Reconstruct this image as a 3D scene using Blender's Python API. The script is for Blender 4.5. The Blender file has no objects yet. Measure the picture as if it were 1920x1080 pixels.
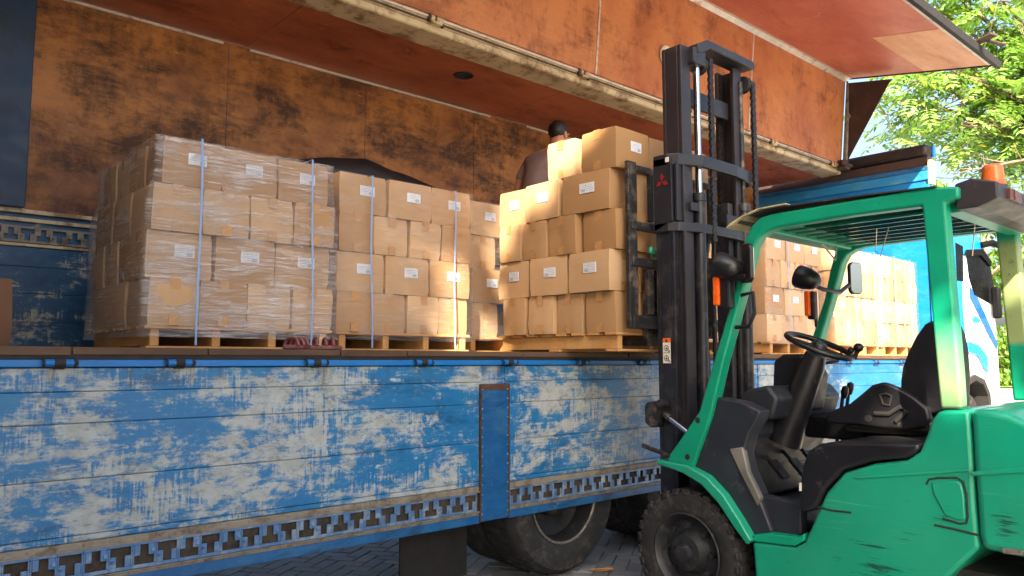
import bpy, bmesh, math, random
from mathutils import Vector, Matrix, Euler, noise as mnoise
rnd = random.Random(7)
S = bpy.context.scene
COL = S.collection
# ------------------------------------------------------------------ camera, sky, sun, exposure
FPX, EYE, HOR, VPX = 1450.0, 1.4, 677.0, 2580.0
PITCH = math.atan((HOR - 540) / FPX)
YAW = math.atan((VPX - 960) / math.hypot(FPX, HOR - 540))
FH = Vector((math.cos(YAW), math.sin(YAW), 0)); RT = Vector((math.sin(YAW), -math.cos(YAW), 0))
FW = FH * math.cos(PITCH) + Vector((0, 0, math.sin(PITCH)))
UP = RT.cross(FW)
cd = bpy.data.cameras.new('camera'); cam = bpy.data.objects.new('camera', cd); COL.objects.link(cam)
cd.sensor_width = 36; cd.lens = 36 * FPX / 1920; cd.clip_end = 2000; cd.clip_start = 0.05
R3 = Matrix((RT, UP, -FW)).transposed()
cam.matrix_world = Matrix.Translation((0, 0, EYE)) @ R3.to_4x4()
S.camera = cam

SUN = Vector((-0.60, -0.50, 0.575)).normalized()          # towards the sun
w = bpy.data.worlds.new('World'); S.world = w; w.use_nodes = True
wn = w.node_tree; bg = wn.nodes['Background']
sky = wn.nodes.new('ShaderNodeTexSky'); sky.sky_type = 'NISHITA'; sky.sun_disc = False
sky.sun_elevation = math.asin(SUN.z); sky.sun_rotation = math.atan2(SUN.x, SUN.y)
sky.dust_density = 6.0; sky.air_density = 1.0; sky.ozone_density = 1.0
wn.links.new(sky.outputs[0], bg.inputs[0]); bg.inputs[1].default_value = 0.088
sl = bpy.data.lights.new('sun', 'SUN'); sl.energy = 5.0; sl.angle = math.radians(0.6); sl.color = (1.0, 0.86, 0.66)
so = bpy.data.objects.new('sun', sl); COL.objects.link(so); so.location = (-20, -16, 25)
so.rotation_euler = (-SUN).to_track_quat('-Z', 'Y').to_euler()
S.view_settings.view_transform = 'Standard'; S.view_settings.look = 'None'
S.view_settings.exposure = 2.34; S.view_settings.gamma = 1
S.render.engine = 'CYCLES'
S.cycles.max_bounces = 8; S.cycles.diffuse_bounces = 5; S.cycles.transparent_max_bounces = 24
S.cycles.use_denoising = True

# ------------------------------------------------------------------ helpers
def at(px, py, X=None, Y=None, Z=None):
    d = FW + RT * ((px - 960) / FPX) - UP * ((py - 540) / FPX)
    if X is not None: t = X / d.x
    elif Y is not None: t = Y / d.y
    else: t = (Z - EYE) / d.z
    return Vector((0, 0, EYE)) + d * t
def trace(pts, X):                       # outline in the plane X = const -> [(y, z)]
    return [(at(a, b, X=X).y, at(a, b, X=X).z) for a, b in pts]

def lin(r, g, b):
    f = lambda c: (c / 255 / 12.92) if c <= 10 else ((c / 255 + .055) / 1.055) ** 2.4
    return (f(r), f(g), f(b), 1)

class MB:
    def __init__(s): s.v = []; s.f = []
    def add(s, vs, fs):
        o = len(s.v); s.v += [Vector(v) for v in vs]; s.f += [[i + o for i in f] for f in fs]; return s
    def box(s, x0, x1, y0, y1, z0, z1, m=None):
        vs = [Vector((x, y, z)) for x in (x0, x1) for y in (y0, y1) for z in (z0, z1)]
        if m: vs = [m @ v for v in vs]
        return s.add(vs, [(0, 1, 3, 2), (4, 6, 7, 5), (0, 4, 5, 1), (2, 3, 7, 6), (0, 2, 6, 4), (1, 5, 7, 3)])
    def obox(s, c, sz, rot=(0, 0, 0)):
        m = Matrix.Translation(c) @ Euler(rot).to_matrix().to_4x4()
        return s.box(-sz[0] / 2, sz[0] / 2, -sz[1] / 2, sz[1] / 2, -sz[2] / 2, sz[2] / 2, m)
    def prism(s, poly, axis, a, b):
        n = len(poly)
        def mk(p, t): return (t, p[0], p[1]) if axis == 'x' else ((p[0], t, p[1]) if axis == 'y' else (p[0], p[1], t))
        vs = [mk(p, a) for p in poly] + [mk(p, b) for p in poly]
        fs = [list(range(n)), list(range(2 * n - 1, n - 1, -1))]
        for i in range(n):
            j = (i + 1) % n; fs.append((i, i + n, j + n, j))
        return s.add(vs, fs)
    def tube(s, path, r, n=10, closed=False, cap=True):
        path = [Vector(p) for p in path]; k = len(path); o = len(s.v)
        rs = r if isinstance(r, (list, tuple)) else [r] * k
        up = None
        for i, p in enumerate(path):
            if closed: t = path[(i + 1) % k] - path[i - 1]
            else: t = path[min(i + 1, k - 1)] - path[max(i - 1, 0)]
            t.normalize()
            if up is None:
                up = Vector((0, 0, 1)) if abs(t.z) < .9 else Vector((1, 0, 0))
            a = t.cross(up)
            if a.length < 1e-6: a = t.orthogonal()
            a.normalize(); b = a.cross(t); b.normalize(); up = b
            for q in range(n):
                th = 2 * math.pi * q / n
                s.v.append(p + a * (rs[i] * math.cos(th)) + b * (rs[i] * math.sin(th)))
        for i in range(k if closed else k - 1):
            i2 = (i + 1) % k
            for q in range(n):
                q2 = (q + 1) % n
                s.f.append([o + i * n + q, o + i * n + q2, o + i2 * n + q2, o + i2 * n + q])
        if cap and not closed:
            s.f.append([o + q for q in range(n)][::-1]); s.f.append([o + (k - 1) * n + q for q in range(n)])
        return s
    def lathe(s, prof, c, axis, n=40):            # prof: (radius, offset along axis)
        ax = Vector(axis).normalized(); u = ax.orthogonal().normalized(); v = ax.cross(u); c = Vector(c); o = len(s.v)
        for (r, h) in prof:
            for q in range(n):
                th = 2 * math.pi * q / n
                s.v.append(c + ax * h + (u * math.cos(th) + v * math.sin(th)) * max(r, 1e-4))
        for i in range(len(prof) - 1):
            for q in range(n):
                q2 = (q + 1) % n
                s.f.append([o + i * n + q, o + i * n + q2, o + (i + 1) * n + q2, o + (i + 1) * n + q])
        return s
    def ball(s, c, r, n=12, m=8):
        rx, ry, rz = r if isinstance(r, (tuple, list)) else (r, r, r)
        o = len(s.v)
        for i in range(m + 1):
            ph = math.pi * i / m
            for q in range(n):
                th = 2 * math.pi * q / n
                s.v.append(Vector(c) + Vector((rx * math.sin(ph) * math.cos(th), ry * math.sin(ph) * math.sin(th), rz * math.cos(ph))))
        for i in range(m):
            for q in range(n):
                q2 = (q + 1) % n
                s.f.append([o + i * n + q, o + (i + 1) * n + q, o + (i + 1) * n + q2, o + i * n + q2])
        return s
    def build(s, name, m, parent=None, bevel=0, seg=2, smooth=False, origin=None, fix=True):
        L = Vector(origin) if origin is not None else (ROOT[parent.name] if parent else Vector((0, 0, 0)))
        me = bpy.data.meshes.new(name)
        me.from_pydata([tuple(v - L) for v in s.v], [], s.f)
        bm = bmesh.new(); bm.from_mesh(me)
        if fix: bmesh.ops.recalc_face_normals(bm, faces=bm.faces)
        bm.to_mesh(me); bm.free()
        me.materials.append(m)
        o = bpy.data.objects.new(name, me); COL.objects.link(o)
        if smooth:
            for p in me.polygons: p.use_smooth = True
            if smooth != 'all':
                try: me.set_sharp_from_angle(angle=math.radians(38))
                except Exception: pass
        if bevel:
            b = o.modifiers.new('b', 'BEVEL'); b.width = bevel; b.segments = seg; b.limit_method = 'ANGLE'; b.angle_limit = math.radians(35)
            b.harden_normals = False
        ROOT[o.name] = L
        if parent: o.parent = parent
        else: o.location = L
        return o
ROOT = {}
def tag(o, label=None, cat=None, group=None, kind=None):
    if label: o['label'] = label
    if cat: o['category'] = cat
    if group: o['group'] = group
    if kind: o['kind'] = kind
    return o
def thing(name, loc, label, cat, group=None):
    o = bpy.data.objects.new(name, None); COL.objects.link(o); o.empty_display_size = .1
    o.location = loc; ROOT[o.name] = Vector(loc)
    return tag(o, label, cat, group)
def copy_tree(o, parent=None):
    c = o.copy(); COL.objects.link(c)
    if parent: c.parent = parent
    for ch in [x for x in COL.objects if x.parent == o]: copy_tree(ch, c)
    return c

# ------------------------------------------------------------------ materials
class NT:
    def __init__(s, name):
        s.m = bpy.data.materials.new(name); s.m.use_nodes = True; s.t = s.m.node_tree; s.t.nodes.clear()
        s.out = s.n('ShaderNodeOutputMaterial'); s.co = s.n('ShaderNodeTexCoord').outputs['Object']
    def n(s, typ, ins=None, **props):
        nd = s.t.nodes.new(typ)
        for k, v in props.items(): setattr(nd, k, v)
        for k, v in (ins or {}).items(): s.put(nd.inputs[k], v)
        return nd
    def put(s, sock, v):
        if isinstance(v, bpy.types.NodeSocket): s.t.links.new(v, sock)
        else: sock.default_value = v
    def vec(s, scale=(1, 1, 1), loc=(0, 0, 0), rot=(0, 0, 0), co=None):
        return s.n('ShaderNodeMapping', {'Vector': co or s.co, 'Scale': scale, 'Location': loc, 'Rotation': rot}).outputs[0]
    def noise(s, scale, detail=6, rough=.6, vscale=(1, 1, 1), loc=(0, 0, 0), dist=0, rot=(0, 0, 0)):
        return s.n('ShaderNodeTexNoise', {'Vector': s.vec(vscale, loc, rot), 'Scale': scale, 'Detail': detail, 'Roughness': rough, 'Distortion': dist}).outputs['Fac']
    def ramp(s, fac, *stops, interp='LINEAR'):
        r = s.n('ShaderNodeValToRGB', {'Fac': fac}); e = r.color_ramp.elements; r.color_ramp.interpolation = interp
        while len(e) < len(stops): e.new(.5)
        for i, (p, c) in enumerate(stops):
            e[i].position = p; e[i].color = c if isinstance(c, tuple) else (c, c, c, 1)
        return r.outputs[0]
    def mix(s, fac, a, b, mode='MIX'):
        m = s.n('ShaderNodeMix', data_type='RGBA', blend_type=mode)
        s.put(m.inputs[0], fac); s.put(m.inputs[6], a); s.put(m.inputs[7], b); return m.outputs[2]
    def math(s, op, a, b=0.0, c=None):
        m = s.n('ShaderNodeMath', operation=op); s.put(m.inputs[0], a); s.put(m.inputs[1], b)
        if c is not None: s.put(m.inputs[2], c)
        return m.outputs[0]
    def bump(s, h, strength=.3, dist=.01, normal=None):
        d = {'Height': h, 'Strength': strength, 'Distance': dist}
        if normal: d['Normal'] = normal
        return s.n('ShaderNodeBump', d).outputs[0]
    def pbr(s, color, rough=.5, metal=0.0, normal=None, spec=.5, coat=0.0, **kw):
        d = {'Base Color': color, 'Roughness': rough, 'Metallic': metal, 'Specular IOR Level': spec, 'Coat Weight': coat}
        if normal: d['Normal'] = normal
        d.update(kw)
        b = s.n('ShaderNodeBsdfPrincipled', d); s.t.links.new(b.outputs[0], s.out.inputs[0]); return s.m

def simple(name, c, rough=.5, metal=0.0, var=.25, scale=6, dirt=None, dirt_amt=.35, bump=.05, spec=.5, coat=0.0):
    t = NT(name); n1 = t.noise(scale, 8, .65)
    dark = tuple(x * (1 - var) for x in c[:3]) + (1,); lite = tuple(min(1, x * (1 + var)) for x in c[:3]) + (1,)
    col = t.ramp(n1, (.3, dark), (.7, lite))
    if dirt:
        n2 = t.noise(scale * 1.7, 10, .72, loc=(3, 7, 1))
        lo = .62 - dirt_amt * .35
        col = t.mix(t.ramp(n2, (lo, 0.0), (lo + .14, .85)), col, dirt)
    r = t.ramp(t.noise(scale * 3, 6, .6, loc=(9, 2, 4)), (.3, max(0, rough - .1)), (.75, min(1, rough + .12)))
    return t.pbr(col, r, metal, t.bump(t.noise(scale * 12, 4, .6), bump, .004), spec, coat)

def worn_blue(name, amount=.5, blue=(0, 92, 150), blue2=(22, 106, 148), primer=(164, 170, 170), dark=.5, grad=True):
    t = NT(name)
    big = t.noise(2.1, 14, .78, (1, 1, 1.7), (4.3, 0, 1.7), .25)
    med = t.noise(6.5, 10, .78, (1, 1, 1.9), (1, 5, 2), .4)
    comb = t.noise(7, 3, .6, (13, 1, 1.1), (2, 0, 7)); scr = t.noise(4, 6, .75, (1.0, 1, 16), (7, 0, 3), .2)
    cm = t.ramp(t.noise(2.6, 4, .6, (1, 1, 2), (14, 0, 6)), (.48, 0.0), (.6, 1.0))
    comb = t.math('MULTIPLY', t.math('SUBTRACT', comb, .5), cm)
    f = t.math('MULTIPLY_ADD', big, .85, t.math('MULTIPLY', med, .5))
    f = t.math('MULTIPLY_ADD', comb, .40, f); f = t.math('MULTIPLY_ADD', t.math('SUBTRACT', scr, .5), .22, f)
    if grad:                                   # the left stretch of the gate is rubbed barer than the right
        x = t.n('ShaderNodeSeparateXYZ', {0: t.co}).outputs[0]
        g = t.ramp(t.math('MULTIPLY', x, .1), (.0, .13), (.16, .125), (.25, .075), (.31, .02), (.385, .0), (.43, .06), (.47, .12))
        f = t.math('ADD', f, g)
    lo = .945 - .32 * amount
    m = t.n('ShaderNodeMapRange', {0: f, 1: lo, 2: lo + .075}).outputs[0]
    halo = t.n('ShaderNodeMapRange', {0: f, 1: lo - .22, 2: lo + .05}).outputs[0]
    tone = t.noise(2.8, 6, .7, (1, 1, 2.5), (11, 3, 5))
    bl = t.ramp(tone, (.3, lin(*blue)), (.52, lin(*blue)), (.72, lin(*blue2)))
    bl = t.mix(t.math('MULTIPLY', halo, .3), bl, lin(74, 140, 176))
    sm = t.noise(2.1, 8, .75, (1, 1, 3.2), (21, 0, 9), .5)
    bl = t.mix(t.ramp(sm, (.53, 0.0), (.66, dark)), bl, lin(16, 46, 74))
    nick = t.noise(26, 4, .8, (.5, 1, 1.5), (2, 8, 6)); bl = t.mix(t.ramp(nick, (.66, 0.0), (.70, .55)), bl, lin(150, 156, 156))
    pr = t.ramp(t.noise(14, 6, .7, loc=(5, 5, 5)), (.25, lin(136, 140, 136)), (.6, lin(*primer)))
    spots = t.noise(9, 7, .8, (1, 1, 2), (31, 2, 4))
    pr = t.mix(t.ramp(spots, (.54, 0.0), (.66, .75)), pr, lin(74, 84, 88))
    col = t.mix(m, bl, pr)
    if grad:
        drip = t.noise(5, 6, .7, (5, 1, .5), (9, 1, 2), .2); zz = t.n('ShaderNodeSeparateXYZ', {0: t.co}).outputs[2]
        up = t.n('ShaderNodeMapRange', {0: zz, 1: 1.05, 2: 1.38, 3: -.12, 4: .06}).outputs[0]
        col = t.mix(t.ramp(t.math('ADD', drip, up), (.58, 0.0), (.68, .6)), col, lin(74, 66, 62))
    h = t.math('MULTIPLY_ADD', m, -.5, t.math('MULTIPLY', comb, .25))
    rough = t.mix(m, (.38, .38, .38, 1), (.6, .6, .6, 1))
    return t.pbr(col, rough, 0, t.bump(h, .25, .004), .4)

def plywood(name, a, b, stain, amt=.5, vs=(.55, 1, 1.5), pale=None, off=0, rough=.5, lightspots=True):
    t = NT(name)
    n1 = t.noise(1.5, 12, .72, vs, (off, 2, 4), .2); n2 = t.noise(2.6, 13, .76, (vs[0] * .8, vs[1], vs[2] * 1.25), (off + 6, 1, 3), .3)
    st = t.noise(9, 8, .75, (.35, .9, 2.2), (off + 3, 3, 8), .25); ver = t.noise(6, 8, .75, (2.6, 2.6, .7), (off, 7, 1), .25)
    col = t.ramp(n1, (.36, lin(*b)), (.60, lin(*a)))
    f = t.math('MULTIPLY_ADD', n2, .85, t.math('MULTIPLY', st, .22)); f = t.math('MULTIPLY_ADD', ver, .23, f)
    lo = .80 - .22 * amt
    col = t.mix(t.n('ShaderNodeMapRange', {0: f, 1: lo, 2: lo + .14, 4: .85}).outputs[0], col, lin(*stain))
    if pale:
        s2 = t.noise(11, 6, .75, (.6, .6, 2.4), (off + 13, 3, 1))
        col = t.mix(t.ramp(s2, (.645, 0.0), (.69, .7)), col, lin(*pale))
    grain = t.noise(26, 5, .7, (.14, .5, 1.3), (off, 0, 0))
    col = t.mix(t.math('MULTIPLY', grain, .28), col, lin(*stain), 'MULTIPLY')
    return t.pbr(col, t.ramp(n2, (.3, rough - .1), (.7, rough + .15)), 0, t.bump(grain, .15, .004), .35)

def cardboard(name, c1, c2):
    t = NT(name)
    oi = t.n('ShaderNodeObjectInfo').outputs['Random']
    col = t.mix(oi, lin(*c1), lin(*c2))
    n = t.noise(5, 6, .6); col = t.mix(t.ramp(n, (.35, 0.0), (.75, .22)), col, lin(150, 108, 66))
    fl = t.noise(40, 3, .6, (.08, .08, 3)); col = t.mix(t.math('MULTIPLY', fl, .16), col, lin(120, 84, 50))
    return t.pbr(col, .68, 0, t.bump(t.math('ADD', t.noise(7, 4, .5), t.math('MULTIPLY', fl, .2)), .16, .012), .25)

M = {}
M['gate_blue'] = worn_blue('worn_blue_gate', .52)
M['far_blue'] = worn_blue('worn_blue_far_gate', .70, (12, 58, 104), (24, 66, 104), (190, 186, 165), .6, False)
M['navy'] = simple('navy_post_paint', lin(18, 50, 82), .5, 0, .2, 3, lin(30, 36, 44), .3)
M['blue'] = worn_blue('blue_paint', .17, (12, 104, 176), (40, 118, 176), (150, 160, 165), .35, False)
M['blue_dull'] = worn_blue('blue_dull_paint', .44, (20, 78, 132), (54, 98, 132), (128, 126, 120), .85, False)
M['alu_rail'] = simple('rail_aluminium', lin(146, 160, 172), .38, .35, .2, 5, lin(62, 108, 158), .7)
M['rail_back'] = simple('rail_back', lin(66, 56, 46), .85, 0, .3, 8, lin(34, 28, 24), .5)
M['lip'] = simple('rail_lip', lin(134, 126, 114), .6, .2, .2, 7, lin(84, 70, 54), .4)
M['far_wall'] = plywood('far_wall_plywood', (186, 122, 62), (116, 68, 36), (48, 27, 18), .86, (.8, 1, .95), (226, 170, 96), 0)
M['ceiling'] = plywood('ceiling_plywood', (190, 106, 68), (146, 74, 50), (78, 40, 34), .5, (.5, .8, 1), (214, 120, 70), 5, .5)
M['wing_wood'] = plywood('wing_plywood', (200, 132, 84), (168, 96, 60), (100, 58, 42), .7, (.8, 1, .5), (232, 150, 90), 9, .5)
M['wing_red'] = plywood('wing_red_plywood', (206, 122, 96), (182, 94, 74), (130, 70, 58), .26, (.5, .8, 1), (236, 176, 138), 14, .42)
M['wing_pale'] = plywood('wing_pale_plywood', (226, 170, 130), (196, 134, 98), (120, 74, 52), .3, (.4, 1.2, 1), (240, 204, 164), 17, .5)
M['beam'] = simple('cream_beam_paint', lin(196, 178, 142), .55, .1, .16, 3, lin(112, 78, 48), .42)
M['trim'] = simple('aluminium_trim', lin(206, 194, 178), .4, .4, .15, 5, lin(120, 92, 70), .25)
M['rust'] = simple('rusty_steel', lin(76, 58, 48), .7, .3, .4, 14)
M['black_steel'] = simple('black_steel', lin(40, 40, 46), .42, .15, .3, 5, lin(78, 70, 66), .12, spec=.5)
M['mast'] = simple('mast_paint', lin(31, 32, 40), .38, .1, .3, 4, lin(74, 70, 72), .34, spec=.5)
M['mast_brown'] = simple('mast_brown_paint', lin(40, 36, 40), .45, .1, .25, 4, lin(72, 58, 54), .2)
M['worn_black'] = simple('worn_black_steel', lin(42, 42, 44), .5, .4, .35, 7, lin(118, 104, 90), .35, bump=.2)
M['chrome'] = simple('bright_rod', lin(205, 205, 208), .14, 1.0, .06, 4)
M['chain'] = simple('oily_chain', lin(44, 40, 40), .45, .5, .4, 20)
M['rubber'] = simple('tyre_rubber', lin(30, 30, 32), .72, 0, .25, 8, lin(74, 70, 66), .3, bump=.2)
M['rim'] = simple('dark_rim', lin(38, 40, 44), .5, .2, .3, 8, lin(80, 76, 72), .25)
M['rimsteel'] = simple('rim_edge_steel', lin(130, 126, 120), .45, .5, .25, 8, lin(60, 52, 46), .4)
M['underside'] = simple('chassis_black', lin(30, 28, 28), .75, 0, .3, 5)
M['plastic'] = simple('charcoal_plastic', lin(33, 37, 46), .5, 0, .12, 4, lin(96, 96, 96), .06, bump=.1)
M['vinyl'] = simple('black_vinyl', lin(22, 22, 27), .4, 0, .15, 5, lin(84, 80, 78), .05, bump=.08)
M['greyplastic'] = simple('grey_plastic', lin(92, 90, 86), .55, 0, .12, 4, lin(80, 76, 70), .2)
M['orange'] = simple('orange_lens', lin(238, 96, 24), .25, 0, .1, 8, bump=.02)
M['beacon'] = simple('amber_beacon', lin(222, 110, 50), .25, 0, .15, 12, bump=.02)
M['white_paint'] = simple('white_cab_paint', lin(226, 230, 234), .25, 0, .04, 3, lin(170, 170, 168), .1, coat=.4)
M['cab_blue'] = simple('cab_blue_paint', lin(10, 128, 206), .25, 0, .1, 3, coat=.4)
M['deep_blue'] = simple('cab_stripe_paint', lin(20, 84, 180), .3, 0, .1, 3, coat=.3)
M['darkglass'] = simple('cab_glass', lin(6, 8, 10), .3, 0, .2, 2, bump=0, spec=.06)
M['deep_black'] = simple('matt_black_trim', lin(10, 10, 12), .6, 0, .2, 5, spec=.1)
M['mirror'] = simple('mirror_glass', lin(210, 214, 212), .06, 1.0, .02, 2, bump=0)
M['pallet'] = plywood('pallet_wood', (216, 172, 112), (184, 132, 76), (110, 72, 40), .3, (1, 1, 1), None, 4, .7)
M['floor_wood'] = plywood('bed_floor_wood', (104, 80, 62), (74, 54, 42), (48, 36, 30), .55, (.5, 1, 1), None, 8, .75)
M['tarp'] = simple('black_tarpaulin', lin(34, 30, 30), .5, 0, .3, 4, lin(60, 54, 50), .2, bump=.3)
M['canvas'] = simple('beige_canvas', lin(186, 172, 134), .8, 0, .15, 5, lin(110, 96, 70), .3)
M['card'] = cardboard('brown_cardboard', (204, 170, 132), (164, 126, 86))
M['tape'] = simple('packing_tape', lin(178, 134, 88), .25, 0, .05, 6, bump=.03)
M['strap_blue'] = simple('blue_polypropylene', lin(128, 156, 200), .35, 0, .15, 9)
M['skin'] = simple('skin', lin(186, 126, 92), .5, 0, .08, 9)
M['hair'] = simple('black_hair', lin(22, 18, 18), .5, 0, .2, 30, bump=.3)
M['shirt'] = simple('grey_brown_shirt', lin(138, 116, 112), .85, 0, .12, 12, bump=.25)
M['trousers'] = simple('dark_trousers', lin(44, 46, 56), .85, 0, .15, 12, bump=.25)
M['sandal'] = simple('pink_brown_rubber', lin(118, 64, 66), .5, 0, .2, 15, lin(48, 30, 32), .4)
M['bark'] = simple('grey_bark', lin(112, 96, 80), .85, 0, .3, 8, bump=.5)
M['white_sticker'] = simple('sticker_white', lin(224, 218, 206), .5, 0, .04, 9)
M['orange_sticker'] = simple('sticker_orange', lin(232, 110, 40), .5, 0, .05, 9)
M['ink'] = simple('sticker_ink', lin(28, 26, 28), .5, 0, .05, 9)
M['emblem'] = simple('emblem_red', lin(150, 24, 32), .4, 0, .1, 9)
M['darkpanel'] = simple('dark_brown_panel', lin(58, 44, 42), .6, 0, .15, 3, lin(84, 62, 54), .25)
M['cover'] = simple('dusty_cover', lin(44, 44, 42), .7, 0, .2, 5, lin(110, 100, 80), .2)
M['tailblock'] = simple('tail_lamp_lens', lin(96, 56, 48), .4, 0, .25, 12)

def green_paint():
    t = NT('scuffed_green_paint')
    n = t.noise(1.6, 5, .6); col = t.ramp(n, (.3, lin(2, 130, 102)), (.7, lin(6, 152, 120)))
    scr = t.noise(7, 8, .78, (1, .55, 3.2), (3, 1, 4), 1.2)
    z = t.n('ShaderNodeSeparateXYZ', {0: t.co}).outputs[2]
    low = t.n('ShaderNodeMapRange', {0: z, 1: .75, 2: .3, 3: -.07, 4: .05}).outputs[0]
    col = t.mix(t.ramp(t.math('ADD', scr, low), (.61, 0.0), (.70, .8)), col, lin(20, 64, 52))
    l2 = t.noise(5, 8, .75, (1, .5, 2.5), (8, 8, 1))
    col = t.mix(t.ramp(l2, (.62, 0.0), (.74, .5)), col, lin(90, 190, 160))
    fs = t.noise(6, 6, .8, (1, .25, 14), (6, 2, 9), .3, rot=(.15, 0, 0)); fm = t.ramp(t.noise(2.2, 4, .6, (1, 1, 1), (1, 9, 9)), (.45, 0.0), (.65, 1.0))
    col = t.mix(t.math('MULTIPLY', t.ramp(fs, (.60, 0.0), (.66, .55)), fm), col, lin(120, 200, 172))
    col = t.mix(t.ramp(t.noise(1.3, 6, .7, (1, 1, 1), (15, 3, 2)), (.40, 0.0), (.75, .38)), col, lin(60, 140, 116))
    def scuff(yz, rad, ang, col, thr, sc=7):
        c = t.vec((0, 1, 1), (0, -yz[0], -yz[1])); d = t.n('ShaderNodeVectorMath', {0: c}, operation='LENGTH').outputs['Value']
        m = t.n('ShaderNodeMapRange', {0: d, 1: rad, 2: 0.0}).outputs[0]
        n_ = t.noise(sc * 1.5, 8, .75, (1, .3, 5.5), (yz[0], 3, 5), .35, rot=(ang, 0, 0))
        return t.mix(t.n('ShaderNodeMapRange', {0: t.math('ADD', n_, t.math('MULTIPLY', m, .28)), 1: thr, 2: thr + .05, 4: .85}).outputs[0], col, lin(16, 50, 42))
    for px, py, rad, ang, thr in ((1640, 1065, .30, .25, .74), (1775, 975, .16, -.5, .74), (1480, 1050, .18, .1, .78), (1885, 985, .14, .2, .72), (1700, 1000, .3, -.4, .80)):
        q = at(px, py, X=3.65); col = scuff((q.y - 1.6, q.z), rad, ang, col, thr)
    return t.pbr(col, t.ramp(t.noise(4, 6, .6), (.3, .3), (.7, .45)), 0, t.bump(t.noise(3, 3, .5), .05, .02), .5, .15)
M['green'] = green_paint()
def green_chips_sun(far=False):
    t = NT('faded_green_pillar_paint')
    xyz = t.n('ShaderNodeSeparateXYZ', {0: t.co}).outputs; z = xyz[2]
    col = t.ramp(t.noise(3, 5, .6), (.3, lin(2, 130, 99)), (.7, lin(6, 150, 116)))
    sun_tint = t.math('MULTIPLY', t.n('ShaderNodeMapRange', {0: z, 1: 1.75, 2: 1.3}).outputs[0], t.noise(3, 6, .6, (1, 1, .6), (2, 2, 2)))
    if far: sun_tint = t.math('MULTIPLY', t.n('ShaderNodeMapRange', {0: z, 1: 1.46, 2: 1.54}).outputs[0], t.n('ShaderNodeMapRange', {0: z, 1: 2.08, 2: 1.95}).outputs[0])
    sun_tint = t.math('MULTIPLY', sun_tint, t.math('LESS_THAN', xyz[1], -.2))
    col = t.mix(t.ramp(sun_tint, (.2, 0.0), (.6, .8)), col, lin(150, 152, 100))  # sunlight on the rear pillars, put into the colour as pale olive
    col = t.mix(t.ramp(t.noise(14, 7, .75, (1, 1, .7), (4, 1, 1)), (.60 if far else .66, 0.0), (.72, .8)), col, lin(40, 50, 34))
    return t.pbr(col, .4, 0, t.bump(t.noise(20, 4, .6), .06, .004), .5)
M['green_pillar'] = green_chips_sun(); M['dark_green'] = simple('dark_green_bars', lin(6, 74, 58), .5, 0, .2, 5)

def label_mat():
    t = NT('shipping_label_paper')
    u = t.n('ShaderNodeSeparateXYZ', {0: t.n('ShaderNodeTexCoord').outputs['Generated']})
    gx, gz = u.outputs[0], u.outputs[2]
    rows = t.math('FRACT', t.math('MULTIPLY', gz, 6.0))
    line = t.math('LESS_THAN', t.math('ABSOLUTE', t.math('SUBTRACT', rows, .5)), .2)
    word = t.n('ShaderNodeTexNoise', {'Vector': t.vec((9, 1, 6), co=t.n('ShaderNodeTexCoord').outputs['Generated']), 'Scale': 3.0, 'Detail': 2}).outputs['Fac']
    ink = t.math('MULTIPLY', line, t.math('GREATER_THAN', word, .5))
    bars = t.math('GREATER_THAN', t.math('FRACT', t.math('MULTIPLY', gx, 17.0)), .45)
    blk = t.math('MULTIPLY', t.math('GREATER_THAN', gx, .62), t.math('LESS_THAN', gz, .38))
    ink = t.math('MAXIMUM', t.math('MULTIPLY', ink, t.math('SUBTRACT', 1.0, blk)), t.math('MULTIPLY', bars, blk))
    inn = t.math('MULTIPLY', t.math('LESS_THAN', t.math('ABSOLUTE', t.math('SUBTRACT', gx, .5)), .42), t.math('LESS_THAN', t.math('ABSOLUTE', t.math('SUBTRACT', gz, .5)), .42))
    col = t.mix(t.math('MULTIPLY', t.math('MULTIPLY', ink, inn), .9), lin(214, 218, 226), lin(60, 76, 120))
    return t.pbr(col, .5, 0, None, .4)
M['label'] = label_mat()

def film_mat(name, amount, seed):
    t = NT(name)
    s1 = t.noise(5, 5, .7, (.9, .9, 17), (seed, 1, 2), .3); s2 = t.noise(3, 5, .6, (.9, .9, 1.4), (seed + 4, 5, 1), .8)
    s3 = t.noise(9, 4, .6, (1, 1, 16), (seed + 8, 2, 2), .8, rot=(0, .12, 0))
    m = t.math('MULTIPLY_ADD', s1, .5, t.math('MULTIPLY', s3, .35)); m = t.math('MULTIPLY_ADD', s2, .45, m)
    fac = t.n('ShaderNodeMapRange', {0: m, 1: .61, 2: .80, 3: .10 * amount, 4: .66 * amount}).outputs[0]
    nrm = t.bump(t.math('MULTIPLY_ADD', s1, 1.0, t.math('MULTIPLY', s2, .8)), .8, .02)
    gl = t.n('ShaderNodeBsdfGlossy', {'Color': (.9, .92, .95, 1), 'Roughness': .22, 'Normal': nrm})
    df = t.n('ShaderNodeBsdfDiffuse', {'Color': (.75, .74, .74, 1), 'Normal': nrm})
    sh = t.n('ShaderNodeMixShader', {0: .42, 1: gl.outputs[0], 2: df.outputs[0]})
    tr = t.n('ShaderNodeBsdfTransparent', {'Color': (.97, .97, .97, 1)})
    mx = t.n('ShaderNodeMixShader', {0: fac, 1: tr.outputs[0], 2: sh.outputs[0]})
    t.t.links.new(mx.outputs[0], t.out.inputs[0]); return t.m
M['film'] = film_mat('stretch_film', 1.2, 0); M['film_light'] = film_mat('thin_stretch_film', .38, 5)

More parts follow.
